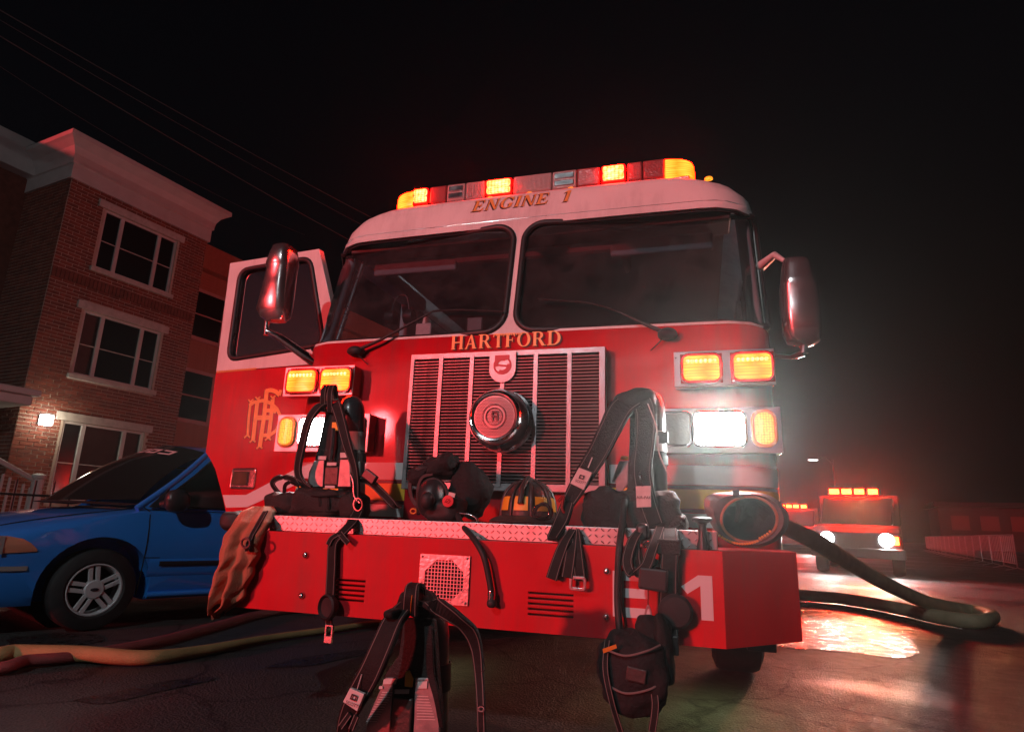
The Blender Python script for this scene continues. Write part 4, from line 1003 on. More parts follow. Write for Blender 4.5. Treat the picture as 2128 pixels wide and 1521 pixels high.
# pillar edge in front of the side window, cowl and black wiper tray
MB().tube([sidep(0, k/12, 0, -.012) for k in range(13)]+[vp(1.0, .25, 1.372), vp(1.3, .25, 1.384)], .026, 8).build('front_pillar', 'van_blue', V, smooth=60)
MB().grid(lambda a, b: vp(-.30+.44*(2*a-1)**2+.10*b, .12+1.38*a, .890-.010*(2*a-1)**2+.018*b), 14, 2).build('cowl', 'void', V, smooth=60)
# shut lines, moulding, sill, mirror, lamps
def vline(pts, r=.004, nm='shut_line'): return MB().tube(spline(pts, 6), r, 6).build(nm, 'void', V)
def bodyw(z): return lerp([(.19, .06), (.26, .012), (.40, -.004), (.52, -.022), (.60, -.030), (.72, -.018), (.84, .012), (.86, .035)], z)
vline([vp(.29, bodyw(z)+.001, z) for z in (.23, .35, .5, .6, .72, .82)])
vline([vp(1.27, bodyw(z)+.001, z) for z in (.23, .35, .5, .6, .72, .82)])
vline([vp(.29, .015, .84), vp(.22, .05, .89)])
vline([vp(s, bodyw(.50)+.002, .497) for s in (-.36, 0.29)] if False else [vp(.29, bodyw(.5), .5), vp(.40, bodyw(.5), .5)], .003)
mold = MB().grid(lambda a, b: vp(.33+.92*a, bodyw(.36+.13*b)-.012*sin(pi*b)**.4, .36+.13*b), 6, 8).build('side_moulding', 'van_blue', V, smooth=50)
MB().grid(lambda a, b: vp(.40+.84*a, bodyw(.46)-.016-.006*sin(pi*b), .437+.036*b), 6, 4).build('moulding_strip', 'van_trim', mold, smooth=50)
MB().grid(lambda a, b: vp(1.29+1.0*a, bodyw(.36+.13*b)-.012*sin(pi*b)**.4, .36+.13*b), 6, 8).build('side_moulding', 'van_blue', V, smooth=50)
MB().tube([vp(.36, .018, .225), vp(2.2, .018, .225)], .022, 8).build('sill', 'van_blue', V, smooth=60)
Mi = MB().lathe([(0, -.10), (.05, -.095), (.085, -.06), (.095, 0), (.085, .05), (.06, .075), (0, .08)], vp(.42, -.11, .93), VD*-1, 18, up=(0, 0, 1), sx=.62, sy=.95).build('wing_mirror', 'plastic_dark', V, smooth=50)
MB().prism([vp(.27, .02, .875), vp(.44, .03, .87), vp(.42, .07, 1.03)], VN*-.012).build('mirror_sail', 'van_trim', Mi, bevel=.004)
MB().tube([vp(.37, .02, .90), vp(.40, -.07, .92)], [.03, .026], 8).build('mirror_stalk', 'plastic_dark', Mi, smooth=50)
def hlp(a, b):
    s = -.95+.55*a; z = lerp([(0, .52), (1, .55)], a)+(lerp([(-.95, .60), (-.6, .655), (-.47, .63), (-.40, .565)], s)-lerp([(0, .52), (1, .55)], a))*b
    return vp(s, bodyw(z)+lerp(INS, s)-.006-.004*sin(pi*b), z)
MB().grid(hlp, 12, 6).build('headlight', 'lens_van', V, smooth=50)
MB().grid(lambda a, b: hlp(a, b)+VN*2*(WV/2-VN.dot(hlp(a, b)-VP)), 12, 6).build('headlight', 'lens_van', V, smooth=50)
sbx(-1.035, -1.005, .50, WV-.50, .52, .585).build('front_grille', 'van_trim', V, bevel=.01)
sbx(-1.075, -.985, .34, WV-.34, .30, .46).build('front_bumper', 'van_blue', V, bevel=.03)
sbx(-1.083, -1.077, .66, WV-.66, .34, .43).build('number_plate', 'label', V)
MB().grid(lambda a, b: vp(-.62+.03*a, bodyw(.60)+lerp(INS, -.6)-.014, .535+.115*b), 2, 3).build('headlight_divider', 'lens_clear', V)
vline([vp(s, .15+lerp(INS, s), lerp(ZB, s)+(lerp(ZT, s)-lerp(ZB, s))*.42+.001) for s in (-.88, -.7, -.45, -.2, .05, .20)], .004)
MB().grid(lambda a, b: vp(-.9+.47*a, bodyw(.44)+lerp(INS, -.9+.47*a)-.006, .425+.03*b), 8, 2).build('marker_lamp', 'lens_clear', V, smooth=50)
# windscreen banner (the visible ends of the letters only)
def wl_(x, y, d):
    p = wsp(x, y); q = wsp(x+.001, y); r_ = wsp(x, y+.001); nn = (q-p).cross(r_-p).normalized(); nn = nn if nn.z > 0 else -nn; return p+nn*(d+.003)
mb = MB()
def bl(pts): mb.add([wl_(a, b, 0) for a, b in pts], [tuple(range(len(pts)))])
for x0 in (.16, .29, .42, .55):
    bl([(x0, .80), (x0+.10, .80), (x0+.10, .825), (x0, .825)]); bl([(x0, .87), (x0+.10, .87), (x0+.10, .895), (x0, .895)]); bl([(x0, .80), (x0+.022, .80), (x0+.022, .895), (x0, .895)])
    if x0 in (.29, .42): bl([(x0+.078, .80), (x0+.10, .80), (x0+.10, .895), (x0+.078, .895)])
mb.build('windscreen_banner', 'label', V)
# wheels
def van_wheel(s, w_, out):
    c = vp(s, w_, .283); ax = VN*out
    Wh = MB().lathe([(.165, -.09), (.195, -.095), (.245, -.09), (.272, -.078), (.283, -.055), (.283, .055), (.272, .078), (.245, .09), (.195, .095), (.178, .085)], c, ax, 48).build('wheel', 'rubber', V, smooth=35)
    MB().lathe([(.180, .088), (.172, .090), (.164, .078), (.160, -.05), (0, -.06)], c, ax, 40).build('rim', 'alloy', Wh, smooth=40)
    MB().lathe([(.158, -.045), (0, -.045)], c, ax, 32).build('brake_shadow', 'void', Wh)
    ux = VD; uz = Vector((0, 0, 1))
    for k in range(5):
        for o_ in (-.023, .023):
            t = radians(90+72*k+8); d_ = ux*cos(t)+uz*sin(t); e_ = ux*-sin(t)+uz*cos(t)
            m_ = MB().prism([c+ax*.055+d_*.045+e_*(o_-.013), c+ax*.055+d_*.166+e_*(o_-.016), c+ax*.055+d_*.166+e_*(o_+.016), c+ax*.055+d_*.045+e_*(o_+.013)], ax*.024)
            m_.build('spoke', 'alloy', Wh, bevel=.004)
    hub = MB().lathe([(.066, .03), (.066, .078), (.058, .088), (0, .092)], c, ax, 28).build('hub_cap', 'alloy', Wh, smooth=35)
    MB().lathe([(.0, .097), (.026, .0955), (.028, .090)], c, ax, 20, up=ux, sx=.42, sy=1.0).build('hub_badge', 'van_trim', hub, smooth=50)
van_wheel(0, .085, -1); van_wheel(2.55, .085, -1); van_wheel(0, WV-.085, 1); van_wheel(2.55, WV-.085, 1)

# ================================================================== HOSES ON THE GROUND
mat('hose_tan', (.34, .24, .10), .75, bump=.5, bscale=120, var=.2, vscale=6)
mat('hose_red', (.24, .05, .05), .75, bump=.5, bscale=120, var=.2, vscale=6)
mat('hose_grey', (.22, .23, .20), .75, bump=.5, bscale=120, var=.2, vscale=6)
mat('hose_supply', (.46, .40, .24), .6, bump=.4, bscale=90, var=.2, vscale=6)
def hose(name, pts, r, m, label, flat=.86, n=14):
    P_ = spline(pts, 10); rr = r if not hasattr(r, '__len__') else [lerp([(i/(len(r)-1), v) for i, v in enumerate(r)], k/(len(P_)-1)) for k in range(len(P_))]
    return tag(MB().tube(P_, rr, n, True, flat).build(name, m, org=(P_[0].x, P_[0].y, 0), smooth=60), label, 'hose')
zz = .045
hose('fire_hose', [Vector((-5.0, .55, .05)), aZ(-60, 1352, .05), aZ(40, 1356, .05), aZ(170, 1358, .05), aZ(300, 1366, .045), aZ(420, 1352, .035), aZ(560, 1326, .03), aZ(690, 1308, .03), aZ(800, 1293, .03), aZ(960, 1285, .03)], [.052, .052, .052, .050, .046, .038, .030, .028, .028, .028], 'hose_tan', 'tan yellow fire hose running from the van across to the engine')
hose('fire_hose', [Vector((-4.9, .30, .04)), aZ(-60, 1380, .04), aZ(60, 1372, .04), aZ(170, 1362, .035), aZ(330, 1332, .035), aZ(450, 1300, .035), aZ(560, 1272, .035), aZ(700, 1258, .035)], .036, 'hose_red', 'dull red fire hose crossing under the tan hose')
PS = aY(1622, 1092, 1.55)
hose('supply_hose', [Vector((1.255, 3.5, .95)), Vector((1.50, 2.9, .93)), aT(1690, 1122, 5.6), aT(1760, 1165, 6.4), aT(1840, 1212, 7.3), aT(1930, 1252, 8.4), aZ(2010, 1268, .09), aZ(2050, 1276, .085), aZ(2062, 1284, .08), aZ(2030, 1291, .08), aZ(1950, 1281, .08), aZ(1860, 1262, .08), aZ(1760, 1245, .08), aZ(1660, 1236, .08), Vector((-.5, 6.9, .08))], [.075]*15, 'hose_supply', 'thick supply hose looping on the wet road beside the engine', n=18)

# ================================================================== DISTANT EMERGENCY VEHICLES
mat('far_body', (.010, .003, .003), .4, coat=.4)
mat('far_dark', (.01, .01, .012), .3)
mat('far_white', (.06, .06, .06), .4)
mat('lamp_far_red', (.5, .05, .02), .3, emit=(1, .0030, .0004), estr=700)
mat('lamp_far_white', (.9, .9, .9), .3, emit=(1, .97, .93), estr=220)
mat('lamp_far_amber', (.9, .5, .1), .3, emit=(1, .02, .002), estr=120)
def far_truck(loc, az, label, name, sc_=1.0, hl=True, power=80):
    E_ = thing(name, loc, label, 'truck'); o = Vector(loc); d = Vector((sin(az), cos(az), 0)); r_ = Vector((cos(az), -sin(az), 0))
    def q(x, y, z): return o+r_*x*sc_+d*y*sc_+Vector((0, 0, z*sc_))
    def bx(name, x0, x1, y0, y1, z0, z1, m, par=E_, bev=.0): return MB().prism([q(x0, y0, z0), q(x1, y0, z0), q(x1, y1, z0), q(x0, y1, z0)], (0, 0, (z1-z0)*sc_)).build(name, m, par, bevel=bev)
    hood = MB().prism([q(-.95, 0, .45), q(-.95, -.05, .95), q(-.95, .25, 1.08), q(-.95, 1.25, 1.16), q(-.95, 5.2, 1.16), q(-.95, 5.2, .45)], r_*1.9*sc_).build('body', 'far_body', E_, bevel=.06)
    MB().prism([q(-.85, 1.2, 1.162), q(-.78, 1.75, 1.86), q(-.78, 2.6, 1.90), q(-.85, 2.9, 1.162)], r_*1.64*sc_).build('cab', 'far_dark', E_, bevel=.05)
    bx('box_body', -1.0, 1.0, 2.95, 5.5, 1.165, 2.0, 'far_body', E_, .05)
    bx('front_grille', -.55, .55, -.075, -.052, .62, .92, 'far_dark'); bx('front_bumper', -.98, .98, -.22, -.06, .38, .60, 'far_white', E_, .03)
    lb = bx('light_bar', -.62, .62, 1.85, 2.15, 1.915, 1.96, 'far_dark')
    for x in (-.52, -.22, .08, .40): bx('warning_lamp', x-.10, x+.12, 1.83, 2.12, 1.965, 2.09, 'lamp_far_red', lb)
    for x in (-.62, .62): MB().lathe([(0, -.1), (.15, -.1), (.15, .04), (0, .06)], q(x, -.06, .80), -d, 16).build('headlight', 'lamp_far_white', E_)
    for x in (-.80, .80): bx('turn_lamp', x-.07, x+.07, -.09, -.055, .70, .88, 'lamp_far_amber')
    for x in (-.82, .82):
        for y in (.75, 4.2):
            Wh = MB().lathe([(.2, -.13), (.38, -.13), (.40, -.08), (.40, .08), (.38, .13), (.2, .13)], q(x, y, .40), r_, 20).build('wheel', 'rubber', E_, smooth=40)
            MB().lathe([(.2, -.1), (0, -.1), (0, .1), (.2, .1)], q(x, y, .40), r_, 14).build('rim', 'alloy', Wh)
    if hl:
        for x in (-.62, .62):
            li = bpy.data.lights.new('headlight_beam', 'SPOT'); l_ = bpy.data.objects.new('headlight_beam', li); link(l_, E_); li.energy = power; li.color = (1, .62, .34); li.spot_size = radians(70); li.spot_blend = .8; li.shadow_soft_size = .12
            l_.location = q(x, -.3, .82)-o; l_.rotation_euler = (d*1+Vector((0, 0, .03))).to_track_quat('Z', 'Y').to_euler()
    return E_, q, bx
fl = aT(1782, 1150, 17.6); fl.z = 0
E1, q1, b1 = far_truck(fl, radians(14), 'emergency truck with blazing headlights facing the camera down the wet road', 'emergency_truck')
MB().lathe([(0, 0), (.13, 0), (.13, .06), (0, .07)], q1(.10, 1.78, 1.60), -Vector((sin(radians(14)), cos(radians(14)), 0)), 18).build('scene_lamp', 'lamp_far_white', E1)
li = bpy.data.lights.new('scene_light', 'SPOT'); l_ = bpy.data.objects.new('scene_light', li); link(l_, E1); li.energy = 3400; li.color = (1, .48, .22); li.spot_size = radians(26); li.spot_blend = .8; li.shadow_soft_size = .15
l_.location = q1(.10, 1.60, 1.62)-fl; l_.rotation_euler = (q1(.10, 1.60, 1.62)-Vector((2.3, 4.4, 0))).to_track_quat('Z', 'Y').to_euler()
b1('visor_lamp', -.62, -.05, 1.62, 1.66, 1.57, 1.65, 'lamp_far_amber')
fl2 = aT(1652, 1130, 34); fl2.z = 0
E2, q2, b2 = far_truck(fl2, radians(9), 'second emergency truck with red lights, further down the road', 'emergency_truck', 1.12, False)
# ================================================================== CROWD BARRIERS
mat('galvanised', (.22, .22, .23), .45, metal=.6, var=.1)
b0 = aT(2110, 1150, 26.0); b0.z = 0; b9 = aT(1925, 1136, 60.0); b9.z = 0
bd = (b9-b0).normalized(); bl_ = (b9-b0).length; nB = 15; seg = bl_/nB
for k in range(nB):
    p = b0+bd*seg*k; a = atan2(bd.y, bd.x)
    Bx = thing('crowd_barrier', p, 'steel crowd barrier with vertical bars in the row along the far kerb', 'barrier', 'crowd barriers along the road')
    up_ = Vector((0, 0, 1)); e = p+bd*(seg-.08)
    MB().tube([p+up_*.08, p+up_*1.10, e+up_*1.10, e+up_*.22], .02, 6).build('frame', 'galvanised', Bx)
    MB().tube([p+up_*.22, e+up_*.22], .016, 6).build('bottom_rail', 'galvanised', Bx)
    for j in range(1, 7): c = p+(e-p)*j/7; MB().tube([c+up_*.22, c+up_*1.10], .007, 5).build('bar', 'galvanised', Bx)
    for c in (p, e): MB().tube([c+Vector((-bd.y, bd.x, 0))*.3+up_*.02, c+up_*.10, c-Vector((-bd.y, bd.x, 0))*.3+up_*.02], .015, 5).build('foot', 'galvanised', Bx)
# low hall beyond the barriers and a street lamp far down the road
mat('hall_wall', (.025, .015, .015), .85, bump=.2, bscale=20, var=.15)
mat('hall_window', (.07, .02, .015), .4, emit=(1, .05, .04), estr=.012)  # red light falling on the hall is put into the panes as faint emission
hc = aT(2050, 1118, 85); hc.z = 0
HL = thing('low_hall', hc, 'low brick hall beyond the barriers, red emergency light put into its windows as glow', 'building')
ha = radians(100); hd = Vector((sin(ha), cos(ha), 0)); hn = Vector((-hd.y, hd.x, 0))
def hb(nm, s0, s1, o0, o1, z0, z1, m): return MB().prism([hc+hd*s0+hn*o0+Vector((0, 0, z0)), hc+hd*s1+hn*o0+Vector((0, 0, z0)), hc+hd*s1+hn*o1+Vector((0, 0, z0)), hc+hd*s0+hn*o1+Vector((0, 0, z0))], (0, 0, z1-z0)).build(nm, m, HL)
sg_ = 1 if hn.dot(CAM-hc) < 0 else -1
hb('wall', -4, 30, *sorted((0, sg_*8)), 0, 4.4, 'hall_wall'); hb('roof', -4.4, 30.4, *sorted((-sg_*.4, sg_*8.4)), 4.41, 4.9, 'far_dark')
for k in range(9): hb('window', -2.9+k*2.6, -1.3+k*2.6, *sorted((-sg_*.05, -sg_*.005)), 2.0, 3.5, 'hall_window')
mat('lamp_street', (.9, .9, .9), .3, emit=(.85, .95, 1), estr=7)
def street_lamp(base, h, arm, label, power):
    SL = thing('street_lamp', base, label, 'lamp'); top = base+Vector((0, 0, h)); tip = top+arm
    MB().tube([base, base+Vector((0, 0, .5)), top], [.09, .06, .04], 10).build('lamp_post', 'far_dark', SL, smooth=50)
    MB().tube(spline([top-Vector((0, 0, .3)), top+arm*.4+Vector((0, 0, .12)), tip], 5), .035, 8).build('lamp_arm', 'far_dark', SL, smooth=50)
    ang = atan2(arm.y, arm.x); MB().box((-.32, -.13, -.03), (.32, .13, .07), Matrix.Translation(tip) @ Matrix.Rotation(ang, 4, 'Z')).build('lamp_head', 'far_dark', SL, bevel=.02)
    MB().box((-.28, -.11, -.07), (.28, .11, -.032), Matrix.Translation(tip) @ Matrix.Rotation(ang, 4, 'Z')).build('lamp_lens', 'lamp_street', SL, bevel=.02)
    if power:
        li = bpy.data.lights.new('street_light', 'POINT'); l_ = bpy.data.objects.new('street_light', li); link(l_, SL); li.energy = power; li.color = (.90, .96, 1); li.shadow_soft_size = .15; l_.location = tip-Vector((0, 0, .16))-base
lp = aT(1699, 1090, 46); lp.z = 0; top = aT(1699, 954, 46)
street_lamp(lp+Vector((1.2, 0, 0)), top.z, Vector((-1.2, -.2, 0)), 'tall street lamp with white light far down the road', 0)
street_lamp(Vector((-3.5, -10.8, 0)), 7.0, Vector((1.4, .5, 0)), 'tall street lamp added out of view before the fire engine as white fill light', 1400)  # unseen lamp added behind the camera for white light on van and house
# ================================================================== GEAR ON AND AROUND THE BUMPER
from mathutils import noise as mnoise
def blob(c, rx, ry, rz, e=.7, amp=.0, freq=12, seed=0, n=40, m=26, rot=0.0):
    mb = MB(); ss = lambda v, p: (1 if v >= 0 else -1)*abs(v)**p; R_ = Matrix.Rotation(rot, 3, 'Y')
    def f(a, b):
        t = 2*pi*a; p = -pi/2+pi*b; v = Vector((rx*ss(cos(p), e)*ss(cos(t), e), ry*ss(cos(p), e)*ss(sin(t), e), rz*ss(sin(p), e)))
        if amp: v = v*(1+amp*mnoise.noise(v*freq+Vector((seed*3.1, seed, 0)))+amp*.55*mnoise.noise(v*freq*2.6+Vector((seed, 5, 0)))+amp*.5*(.5-abs(mnoise.noise(v*freq*1.7+Vector((3, seed, 8)))))) 
        return Vector(c)+R_ @ v
    mb.grid(f, n, m, True); return mb
def pblob(u, v, hw, hh, Y, dep, e=.7, amp=.0, freq=12, seed=0, rot=0):
    c = aY(u, v, Y); k = (c-CAM).dot(_f)/FPX; return blob(c, hw*k, dep, hh*k, e, amp, freq, seed, rot=rot)
def strap_px(pts, wpx, thick=.006, n=6, side=None, **kw):
    P_ = spline([aY(u, v, y) for u, v, y in pts], n); k = (P_[0]-CAM).dot(_f)/FPX
    return MB().ribbon(P_, wpx*k if not hasattr(wpx, '__len__') else [lerp([(i/(len(wpx)-1), q) for i, q in enumerate(wpx)], j/(len(P_)-1))*k for j in range(len(P_))], thick, side, **kw)
def plate_px(px, Y, th=.02): return MB().prism([aY(u, v, Y) for u, v in px], (0, th, 0))
def tube_px(pts, r, n=6): return MB().tube(spline([aY(u, v, y) for u, v, y in pts], n), r, 10)
def stitched(name, pts, wpx, parent, m='strap', thick=.006, side=None):
    o = strap_px(pts, wpx, thick, 6, side).build(name, m, parent)
    b = o.modifiers.new('bevel', 'BEVEL'); b.width = .0015; b.segments = 1
    if m == 'strap' and min(wpx if hasattr(wpx, '__len__') else [wpx]) > 11 and parent.parent is None:
        for sh in (-.38, .38): strap_px(pts, wpx, .0012, 6, side, shift=sh, lift=thick/2+.0006, wline=.0022).build('stitching', 'stitch', o)
    return o
def scott(parent, px, Y, rot, size=.016):
    # white strap sleeve with a mark and lettering
    sl = plate_px(px, Y, .012).build('strap_label', 'label', parent, bevel=.002)
    c = aY(sum(p[0] for p in px)/len(px), sum(p[1] for p in px)/len(px), Y-.002); ca, sa = cos(rot), sin(rot)
    fn = lambda x, y, d: c+Vector((x*ca-y*sa, -d, x*sa+y*ca))
    block_text('strap_lettering', 'SCOTT', lambda x, y, d: fn(x-size*1.5, y-size*1.35, d), size, parent, 'black')
    mk = MB(); s_ = size*.62
    for a, b_, c_, d_ in ((-1, .5, 1.2, 1), (-1.2, -.9, .6, -.4)): mk.add([fn(s_*q[0], s_*q[1]+size*.35, .0022) for q in ((a, b_), (c_, b_), (c_+.15, d_), (a+.15, d_))], [(0, 1, 2, 3)])
    for a in (-1.25, .55): mk.add([fn(s_*q[0], s_*q[1]+size*.35, .0026) for q in ((a+.0, -.9), (a+.55, -.9), (a+.75, 1), (a+.25, 1))], [(0, 1, 2, 3)])
    mk.build('strap_mark', 'black', parent)

# ---------------- air pack standing on the bumper, in front of the left hand lamps
YA = -.40
PA = thing('air_pack', aY(690, 1070, -.34).xy.to_3d()+Vector((0, 0, .847)), 'black breathing air pack standing on the bumper beside the open door', 'air pack')
def zA(x, y): return (560+x/5.07, 760+y/5.07)
plate_px([zA(*p) for p in ((600, 430), (700, 430), (740, 620), (790, 860), (860, 930), (905, 1290), (380, 1290), (440, 1120), (500, 900), (560, 620))], YA, .022).build('back_plate', 'pad', PA, bevel=.004)
plate_px([zA(*p) for p in ((470, 1000), (578, 990), (562, 1275), (395, 1275), (415, 1120))], YA-.012, .012).build('side_panel', 'plate_grey', PA, bevel=.003)
plate_px([zA(*p) for p in ((742, 985), (845, 985), (855, 1275), (715, 1275))], YA-.012, .012).build('side_panel', 'plate_grey', PA, bevel=.003)
plate_px([zA(*p) for p in ((585, 1065), (727, 1065), (712, 1255), (572, 1255))], YA-.012, .012).build('valve_cover', 'leather', PA, bevel=.004)
for q in (((512, 950), (598, 952), (594, 990), (510, 988)), ((607, 1018), (705, 1018), (702, 1050), (604, 1050)), ((745, 915), (812, 915), (810, 968), (745, 968)), ((585, 1260), (688, 1262), (686, 1288), (583, 1288))):
    plate_px([zA(*p) for p in q], YA-.016, .004).build('label', 'label', PA)
plate_px([zA(*p) for p in ((660, 595), (700, 595), (742, 680), (655, 684))], YA-.004, .004).build('label', 'stripe_yellow', PA)
def cylinder(u, v0, v1, Y, r, parent, tilt=0.0):
    a, b_ = aY(u, v1, Y), aY(u+tilt, v0, Y); L = (b_-a).length
    C_ = MB().lathe([(0, 0), (r*.6, .012), (r, .06), (r, L-.08), (r*.93, L-.05), (r*.72, L-.02), (r*.38, L-.004), (0, L)], a, (b_-a), 24).build('air_cylinder', 'cylinder_grey', parent, smooth=50)
    MB().lathe([(r+.002, L*.50), (r+.002, L*.66)], a, (b_-a), 24).build('cylinder_label', 'label', C_, smooth=50)
    MB().lathe([(r+.004, L*.40), (r+.006, L*.40), (r+.006, L*.47), (r+.004, L*.47)], a, (b_-a), 24).build('cylinder_band', 'black', C_, smooth=50)
    return C_
cylinder(731, 823, 1060, -.30, .062, PA)
for dx in (0, 14): stitched('carry_loop', [(672+dx, 856, YA-.02), (671+dx, 825, YA-.05), (674+dx, 806, YA-.03), (681+dx, 802, YA+.0), (684+dx, 830, YA+.03)], 13, PA, 'strap')
stitched('shoulder_strap', [(682, 838, YA-.02), (660, 848, YA-.05), (640, 878, YA-.07), (628, 925, YA-.08), (619, 975, YA-.07), (628, 1002, YA-.06), (646, 1016, YA-.05)], [20, 20, 18, 17, 15, 15, 15], PA, 'strap', .016)
stitched('shoulder_strap', [(697, 838, YA-.02), (708, 872, YA-.05), (722, 925, YA-.07), (736, 968, YA-.07), (741, 1010, YA-.07), (740, 1055, YA-.06)], [22, 20, 18, 14, 13, 13], PA, 'strap', .016)
tube_px([(692, 890, YA-.025), (690, 920, YA-.03), (686, 955, YA-.025)], .011).build('air_line', 'rubber', PA, smooth=50)
stitched('waist_strap', [(742, 994, YA-.05), (770, 1002, YA-.04), (798, 1028, YA-.04), (818, 1048, YA-.05), (835, 1052, YA-.04)], 15, PA, 'strap', .010)
MB().box((-.034, -.012, -.02), (.034, .012, .02), Matrix.Translation(aY(769, 990, YA-.06)) @ Matrix.Rotation(radians(32), 4, 'Y')).build('strap_buckle', 'plastic_dark', PA, bevel=.004)
for i, (u, v, a, b_, s_) in enumerate(((672, 1046, 68, 29, .75), (600, 1048, 40, 24, .8), (738, 1052, 24, 26, .8))):
    pblob(u, v, a, b_, YA-.02, .07, .55, .22, 14, i).build('waist_pad', 'pad', PA, smooth=70)
for q in (((640, 1030), (702, 1028)), ((640, 1062), (702, 1062))): tube_px([(*q[0], YA-.085), ((q[0][0]+q[1][0])/2, q[0][1]+1, YA-.093), (*q[1], YA-.085)], .0035).build('pad_seam', 'strap', PA)
stitched('pad_webbing', [(662, 1016, YA-.05), (665, 1045, YA-.094), (664, 1072, YA-.07)], 6, PA); stitched('pad_webbing', [(682, 1016, YA-.05), (683, 1045, YA-.094), (682, 1072, YA-.07)], 6, PA)
stitched('belt_loop', [(584, 1030, YA-.03), (566, 1005, YA-.06), (580, 992, YA-.07), (606, 994, YA-.07), (628, 1006, YA-.06)], 12, PA, 'strap', .006)
stitched('belt_loop', [(592, 1035, YA-.04), (592, 1010, YA-.08), (604, 1002, YA-.09), (622, 1010, YA-.08)], 8, PA, 'strap', .006)
tube_px([(728, 985, YA-.08), (734, 1002, YA-.085), (736, 1030, YA-.085), (748, 1045, YA-.085)], .004).build('gauge_line', 'steel', PA)
MB().tube([aY(744+9*cos(2*pi*k/16), 1048+13*sin(2*pi*k/16), YA-.10) for k in range(17)], .004, 6, False).build('snap_ring', 'chrome', PA)
stitched('hanging_strap', [(745, 1060, YA-.08), (732, 1085, -.60), (706, 1112, -.655), (692, 1130, -.662), (689, 1180, -.664), (686, 1238, -.664)], [22, 24, 20, 20, 20, 20], PA, 'strap', .008)
stitched('strap_end', [(708, 1108, -.658), (690, 1118, -.668), (682, 1132, -.672)], 12, PA); stitched('strap_end', [(706, 1108, -.658), (716, 1120, -.668), (724, 1128, -.672)], 12, PA)
RG = MB().lathe([(.0, .0), (.040, .0), (.047, .012), (.048, .03), (.042, .036), (.036, .024), (0, .022)], aY(690, 1260, -.655), (-.35, -1, 0), 24).build('regulator', 'rubber', PA, smooth=40)
stitched('strap_end', [(684, 1275, -.662), (683, 1305, -.662)], 16, PA)
bk = holed(MB(), [(-.017, -.034), (.017, -.034), (.017, .034), (-.017, .034)], [(-.010, -.006), (.010, -.006), (.010, .026), (-.010, .026)], lambda x, y, d: aY(682, 1317, -.668)+Vector((x, -d, y)), .012, 8).build('buckle', 'chrome', PA, bevel=.002)

# ---------------- air pack standing on the bumper beside the grille
YB = -.42
PB_ = thing('air_pack', aY(1335, 1090, -.36).xy.to_3d()+Vector((0, 0, .847)), 'black breathing air pack with white hang tag, standing on the bumper before the dazzling headlight', 'air pack')
def zB(x, y): return (1240+x/5.07, 780+y/5.07)
plate_px([zB(*p) for p in ((350, 260), (540, 260), (560, 620), (590, 1000), (620, 1560), (130, 1560), (150, 1280), (320, 1200), (345, 700))], YB, .022).build('back_plate', 'pad', PB_, bevel=.004)
plate_px([zB(*p) for p in ((255, 848), (335, 850), (330, 890), (245, 890))], YB-.004, .004).build('label', 'lens_amber', PB_)
plate_px([zB(*p) for p in ((235, 900), (335, 895), (330, 1140), (270, 1225), (200, 1225), (205, 1130), (155, 1120))], YB-.002, .010).build('side_panel', 'plate_grey', PB_, bevel=.003)
cylinder(1354, 812, 1075, -.31, .066, PB_, -6)
pblob(1318, 838, 44, 28, YB-.03, .05, .75, .15, 14, 4, rot=radians(-12)).build('strap_bundle', 'strap', PB_, smooth=70)
stitched('shoulder_strap', [(1318, 830, YB-.06), (1290, 850, YB-.08), (1268, 890, YB-.09), (1243, 940, YB-.10), (1215, 985, YB-.10), (1192, 1025, YB-.10), (1178, 1050, YB-.10)], [50, 50, 46, 42, 38, 32, 24], PB_, 'strap', .018)
stitched('shoulder_strap', [(1330, 828, YB-.06), (1342, 860, YB-.085), (1340, 920, YB-.09), (1334, 980, YB-.09), (1345, 1040, YB-.09), (1362, 1090, YB-.09)], [46, 44, 40, 38, 36, 34], PB_, 'strap', .018)
stitched('strap_piping', [(1346, 838, YB-.098), (1362, 880, YB-.102), (1366, 900, YB-.102)], 2.5, PB_, 'label', .003); stitched('strap_piping', [(1368, 905, YB-.10), (1370, 942, YB-.10), (1386, 980, YB-.10), (1396, 1002, YB-.10)], 2.5, PB_, 'label', .003)
MB().box((-.02, -.008, -.024), (.02, .008, .024), Matrix.Translation(aY(1378, 909, -.39))).build('strap_clip', 'plate_grey', PB_, bevel=.003)
scott(PB_, [(1203, 971), (1231, 982), (1213, 1018), (1185, 1004)], YB-.125, radians(-14), .0135)
stitched('strap_piping', [(1231, 950, YB-.118), (1222, 972, YB-.118)], 2.5, PB_, 'label', .002)
pblob(1262, 1062, 50, 42, YB-.01, .09, .6, .25, 12, 5).build('waist_pad', 'cloth_black', PB_, smooth=70)
pblob(1345, 1068, 62, 44, YB-.01, .08, .6, .22, 12, 6).build('waist_pad', 'pad', PB_, smooth=70)
pblob(1405, 1092, 22, 26, YB-.02, .06, .7, .25, 16, 7).build('belt_end', 'pad', PB_, smooth=70)
TG = plate_px([(1321, 1010), (1352, 1009), (1353, 1053), (1323, 1054)], YB-.13, .003).build('hang_tag', 'label', PB_)
tg = aY(1323, 1036, YB-.1325); block_text('tag_lettering', 'AIR-PAK', lambda x, y, d: tg+Vector((x, -d, y)), .0155, TG, 'gold_shadow', .95)
tube_px([(1331, 978, YB-.11), (1330, 990, YB-.13), (1336, 1010, YB-.13)], .004).build('tag_chain', 'chrome', PB_)
